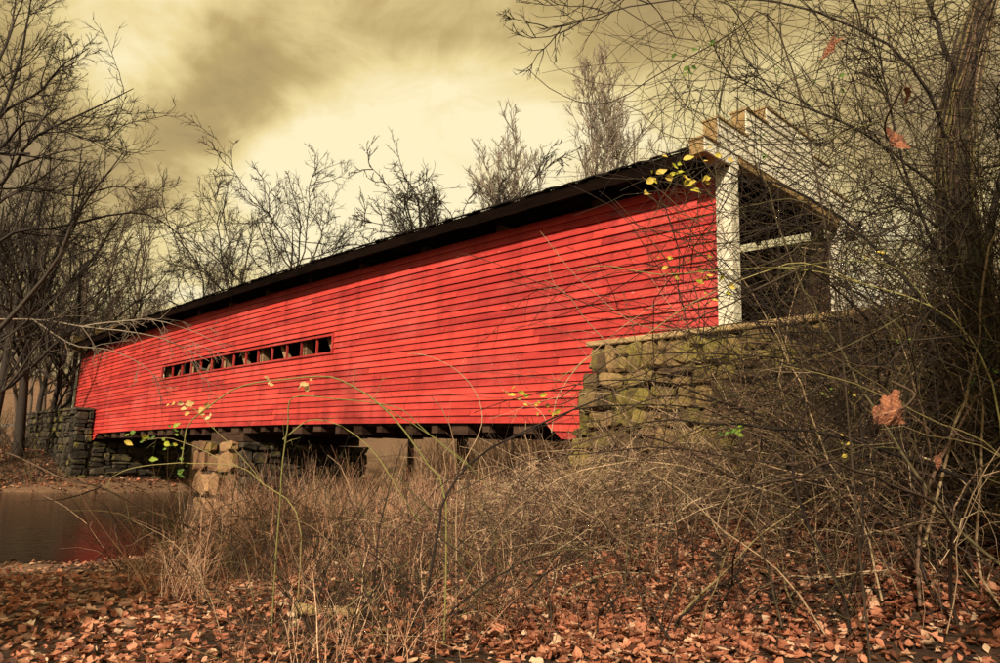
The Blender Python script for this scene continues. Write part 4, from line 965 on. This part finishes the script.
P = walk(rg, P0, rg.normal(0, 1, (k, 3))*np.array([1, .6, .9]), rg.uniform(.5, 2.2, k), 11, .17, -.02); w1 = Tubes(); w1.add(P, np.linspace(1, .5, 11)[None]*rg.uniform(.0022, .0055, k)[:, None], rg.random(k))
tag(link('hanging_vines', w1.mesh('hanging_vines', 3), DCANE), 'net of thin leafless vines hanging high in the brambles by the portal', 'vines', kind='stuff')
# far bank brush
k = 3000; ss = 35.2+30*rg.uniform(0, 1, k)**1.6; n_ = rg.uniform(-20, -1.2, k); P0 = C0[None]+DR[None]*ss[:, None]+NN[None]*n_[:, None]; P0[:, 2] = height(P0[:, 0], P0[:, 1])
D0 = np.stack([rg.normal(0, .4, k), rg.normal(0, .4, k), np.ones(k)], 1); P = walk(rg, P0, D0, rg.uniform(.6, 3.2, k), 6, .14, -.04); w1 = Tubes(); w1.add(P, np.linspace(1, .4, 6)[None]*rg.uniform(.008, .02, k)[:, None], rg.random(k))
Q, R1, L1, src = spawn(rg, P, np.full((k, 6), .009), 2, .2, 1., .7, .3, .9, 3, .2, -.02, .6, .006); w1.add(Q, R1, rg.random(len(Q)))
tag(link('far_bank_brush', w1.mesh('far_bank_brush', 3), DCANE), 'dark brush covering the bank beyond the river', 'brush', kind='stuff')

# leaf litter
def litter_density(x, y):
    s, n = sn(x, y); px = x/y*F+500; sh = shore(n); land = sstep(-.3, .3, sh-s)*((n < -.7) | (s > 3.2))
    return land*(.22+.58*sstep(380, 620, px)+.05*sstep(260, 120, px))*(1-.45*sstep(4.5, 2.0, sh-s)*sstep(-4, -6, n)*sstep(300, 200, px))*np.clip((y/8.)**-1.1, .15, 1.0)*np.clip(.8+1.2*vnoise(x*.7+9, y*.7), .2, 1)*(n < 6)
P0 = np.concatenate([scatter(25000, litter_density), scatter(8500, lambda x, y: litter_density(x, y)*sstep(10.5, 8.5, y)*(y > 6)*(np.abs(x) < .75*y))]); P0[:, 2] += rg.uniform(.005, .05, len(P0))
near = np.argsort(P0[:, 1]+np.abs(P0[:, 0])*.15+rg.uniform(0, 1.5, len(P0)))
vis = np.array([i for i in near if P0[i, 1] > 6.3 and abs(P0[i, 0]/P0[i, 1]) < .66])
big = vis[:300]; rest = np.setdiff1d(np.arange(len(P0)), big)
tag(leaf_mass('leaf_litter', rg, P0[rest], (.04, .13), .65, LITTER, geos=[leaf_geo(i % 2, 50+i, True) for i in range(12)]), 'orange brown fallen leaves carpeting the bank', 'leaves', kind='stuff')
FL = [one_leaf('fallen_leaf', LITTER, i % 3 > 0, 400+i) for i in range(14)]
for i in big:
    o = link('fallen_leaf', rl.choice(FL)); o.location = P0[i]+np.array([0, 0, .012]); q = rl.uniform(.07, .14); o.scale = (q, q, q)
    o.rotation_euler = (rl.gauss(0, .4), rl.gauss(0, .4), rl.uniform(0, 6.28)); tag(o, 'curled orange brown fallen leaf lying on the leafy ground', 'leaf', 'fallen leaves on the bank')
# far bank and slope litter
k = 7000; ss = rg.uniform(33.6, 50, k); n_ = rg.uniform(-20, 6, k); n_ = np.where((ss > 36) & (n_ > -1), -1-rg.uniform(0, 12, k), n_); P0 = C0[None]+DR[None]*ss[:, None]+NN[None]*n_[:, None]; P0[:, 2] = height(P0[:, 0], P0[:, 1])+.04; P0 = P0[P0[:, 2] > WATER+.03]
tag(leaf_mass('far_leaf_litter', rg, P0, (.13, .28), .4, LITTER, geos=[leaf_geo(i % 2, 70+i, True) for i in range(5)]), 'fallen leaves on the bank beyond the river', 'leaves', kind='stuff')
# flat stones on the gravel bar
def bar_density(x, y):
    s, n = sn(x, y); sh = shore(n); px = x/y*F+500
    return sstep(-.5, .1, sh-s)*sstep(10, 6, sh-s)*sstep(-3.2, -5.2, n)*sstep(350, 240, px)*.8
P0 = scatter(5200, bar_density); P0 = P0[P0[:, 2] > WATER-.04]
def flat_stone(seed):
    r_ = random.Random(seed); n_ = 7; V = []
    rad_ = [r_.uniform(.6, 1.2) for _ in range(n_)]
    for q, zz_ in ((.86, 0.), (1, .45), (.72, 1.)):
        for i in range(n_): a = 2*math.pi*i/n_; V.append((.5*q*rad_[i]*math.cos(a), .33*q*rad_[i]*math.sin(a), zz_*.16+r_.uniform(-.01, .01)))
    V.append((0, 0, .17)); Fs = []
    for l_ in (0, 1):
        for i in range(n_): a, b_ = l_*n_+i, l_*n_+(i+1) % n_; Fs += [(a, b_, b_+n_), (a, b_+n_, a+n_)]
    for i in range(n_): Fs.append((2*n_+i, 2*n_+(i+1) % n_, 3*n_))
    return np.array(V), np.array(Fs)
near = np.argsort(P0[:, 1]+rg.uniform(0, 4, len(P0))); vis = np.array([i for i in near if P0[i, 1] > 6.6 and P0[i, 0]/P0[i, 1] > -.66 and P0[i, 2] > WATER+.02]); big = vis[:260]; rest = np.setdiff1d(np.arange(len(P0)), big)
geos = [flat_stone(i) for i in range(5)]
tag(leaf_mass('gravel', rg, P0[rest], (.05, .16), .3, RSTONE, geos=geos), 'flat tan pebbles covering the gravel bar', 'gravel', kind='stuff')
FS = []
for i in range(6):
    V, Fs = flat_stone(60+i); me = np_mesh('flat_stone', V, Fs, np.zeros(len(V)), False); me.materials.append(RSTONE); FS.append(me)
for i in big:
    o = link('flat_stone', rl.choice(FS)); o.location = P0[i]-np.array([0, 0, .012]); q = rl.uniform(.09, .24)*(1.5 if rl.random() < .08 else 1); o.scale = (q*rl.uniform(.8, 1.5), q*rl.uniform(.7, 1.1), q*rl.uniform(.5, 1.1))
    o.rotation_euler = (rl.gauss(0, .14), rl.gauss(0, .14), rl.uniform(0, 6.28)); tag(o, 'flat tan river stone lying on the gravel bar', 'stone', 'flat stones on the gravel bar')
# fallen log in the weeds
x, y = gp(338, 7.7); z = float(height(x, y)); lg = Tubes(); a = .42
P = catmull([(-.34, .02, .10), (-.1, 0, .085), (.15, .01, .08), (.34, -.02, .07)], 9); lg.add(P, np.array([.050, .056, .055, .053, .055, .052, .050, .046, .04]), .9)
log = link('fallen_log', lg.mesh('fallen_log', 10), ENDGRAIN); log.location = (x, y, z-.02); tag(log, 'short bare log lying in the dry weeds', 'log')

# added evergreens, out of view on either hand, placed to shade the bank
def shade_evergreen(x, y, h, r_, seed, label):
    rg = np.random.default_rng(seed); z = float(height(x, y)); o = empty('added_shade_tree', (x, y, z)); tag(o, label, 'tree')
    tk = Tubes(); P = walk(rg, np.array([[0, 0, -.3]]), np.array([[0, 0, 1.]]), h*.95, 12, .04, .05); tk.add(P, np.linspace(.14, .02, 12)[None], np.array([.4])); link('trunk', tk.mesh('trunk', 7), DBARK, o)
    k = 6000; c = rg.normal(0, 1, (90, 3)); c /= np.linalg.norm(c, axis=1, keepdims=True); c *= rg.uniform(.3, 1, 90)[:, None]**.5
    q = c[rg.integers(0, 90, k)]+rg.normal(0, .15, (k, 3)); q = q*np.array([r_, r_, h*.36])+np.array([0, 0, h*.66])
    V, Fs = leaf_geo(False, 9); cr = leaf_mass('crown', rg, q, (.20, .38), 1.0, GLEAF, geos=[leaf_geo(False, 9, True)]); cr.parent = o
shade_evergreen(3.3, .4, 8.0, 1.7, 71, 'added green shade tree out of view beside the brambles at the road end of the bank')
shade_evergreen(-8.9, .9, 8.5, 2.2, 72, 'added green shade tree out of view by the gravel bar')
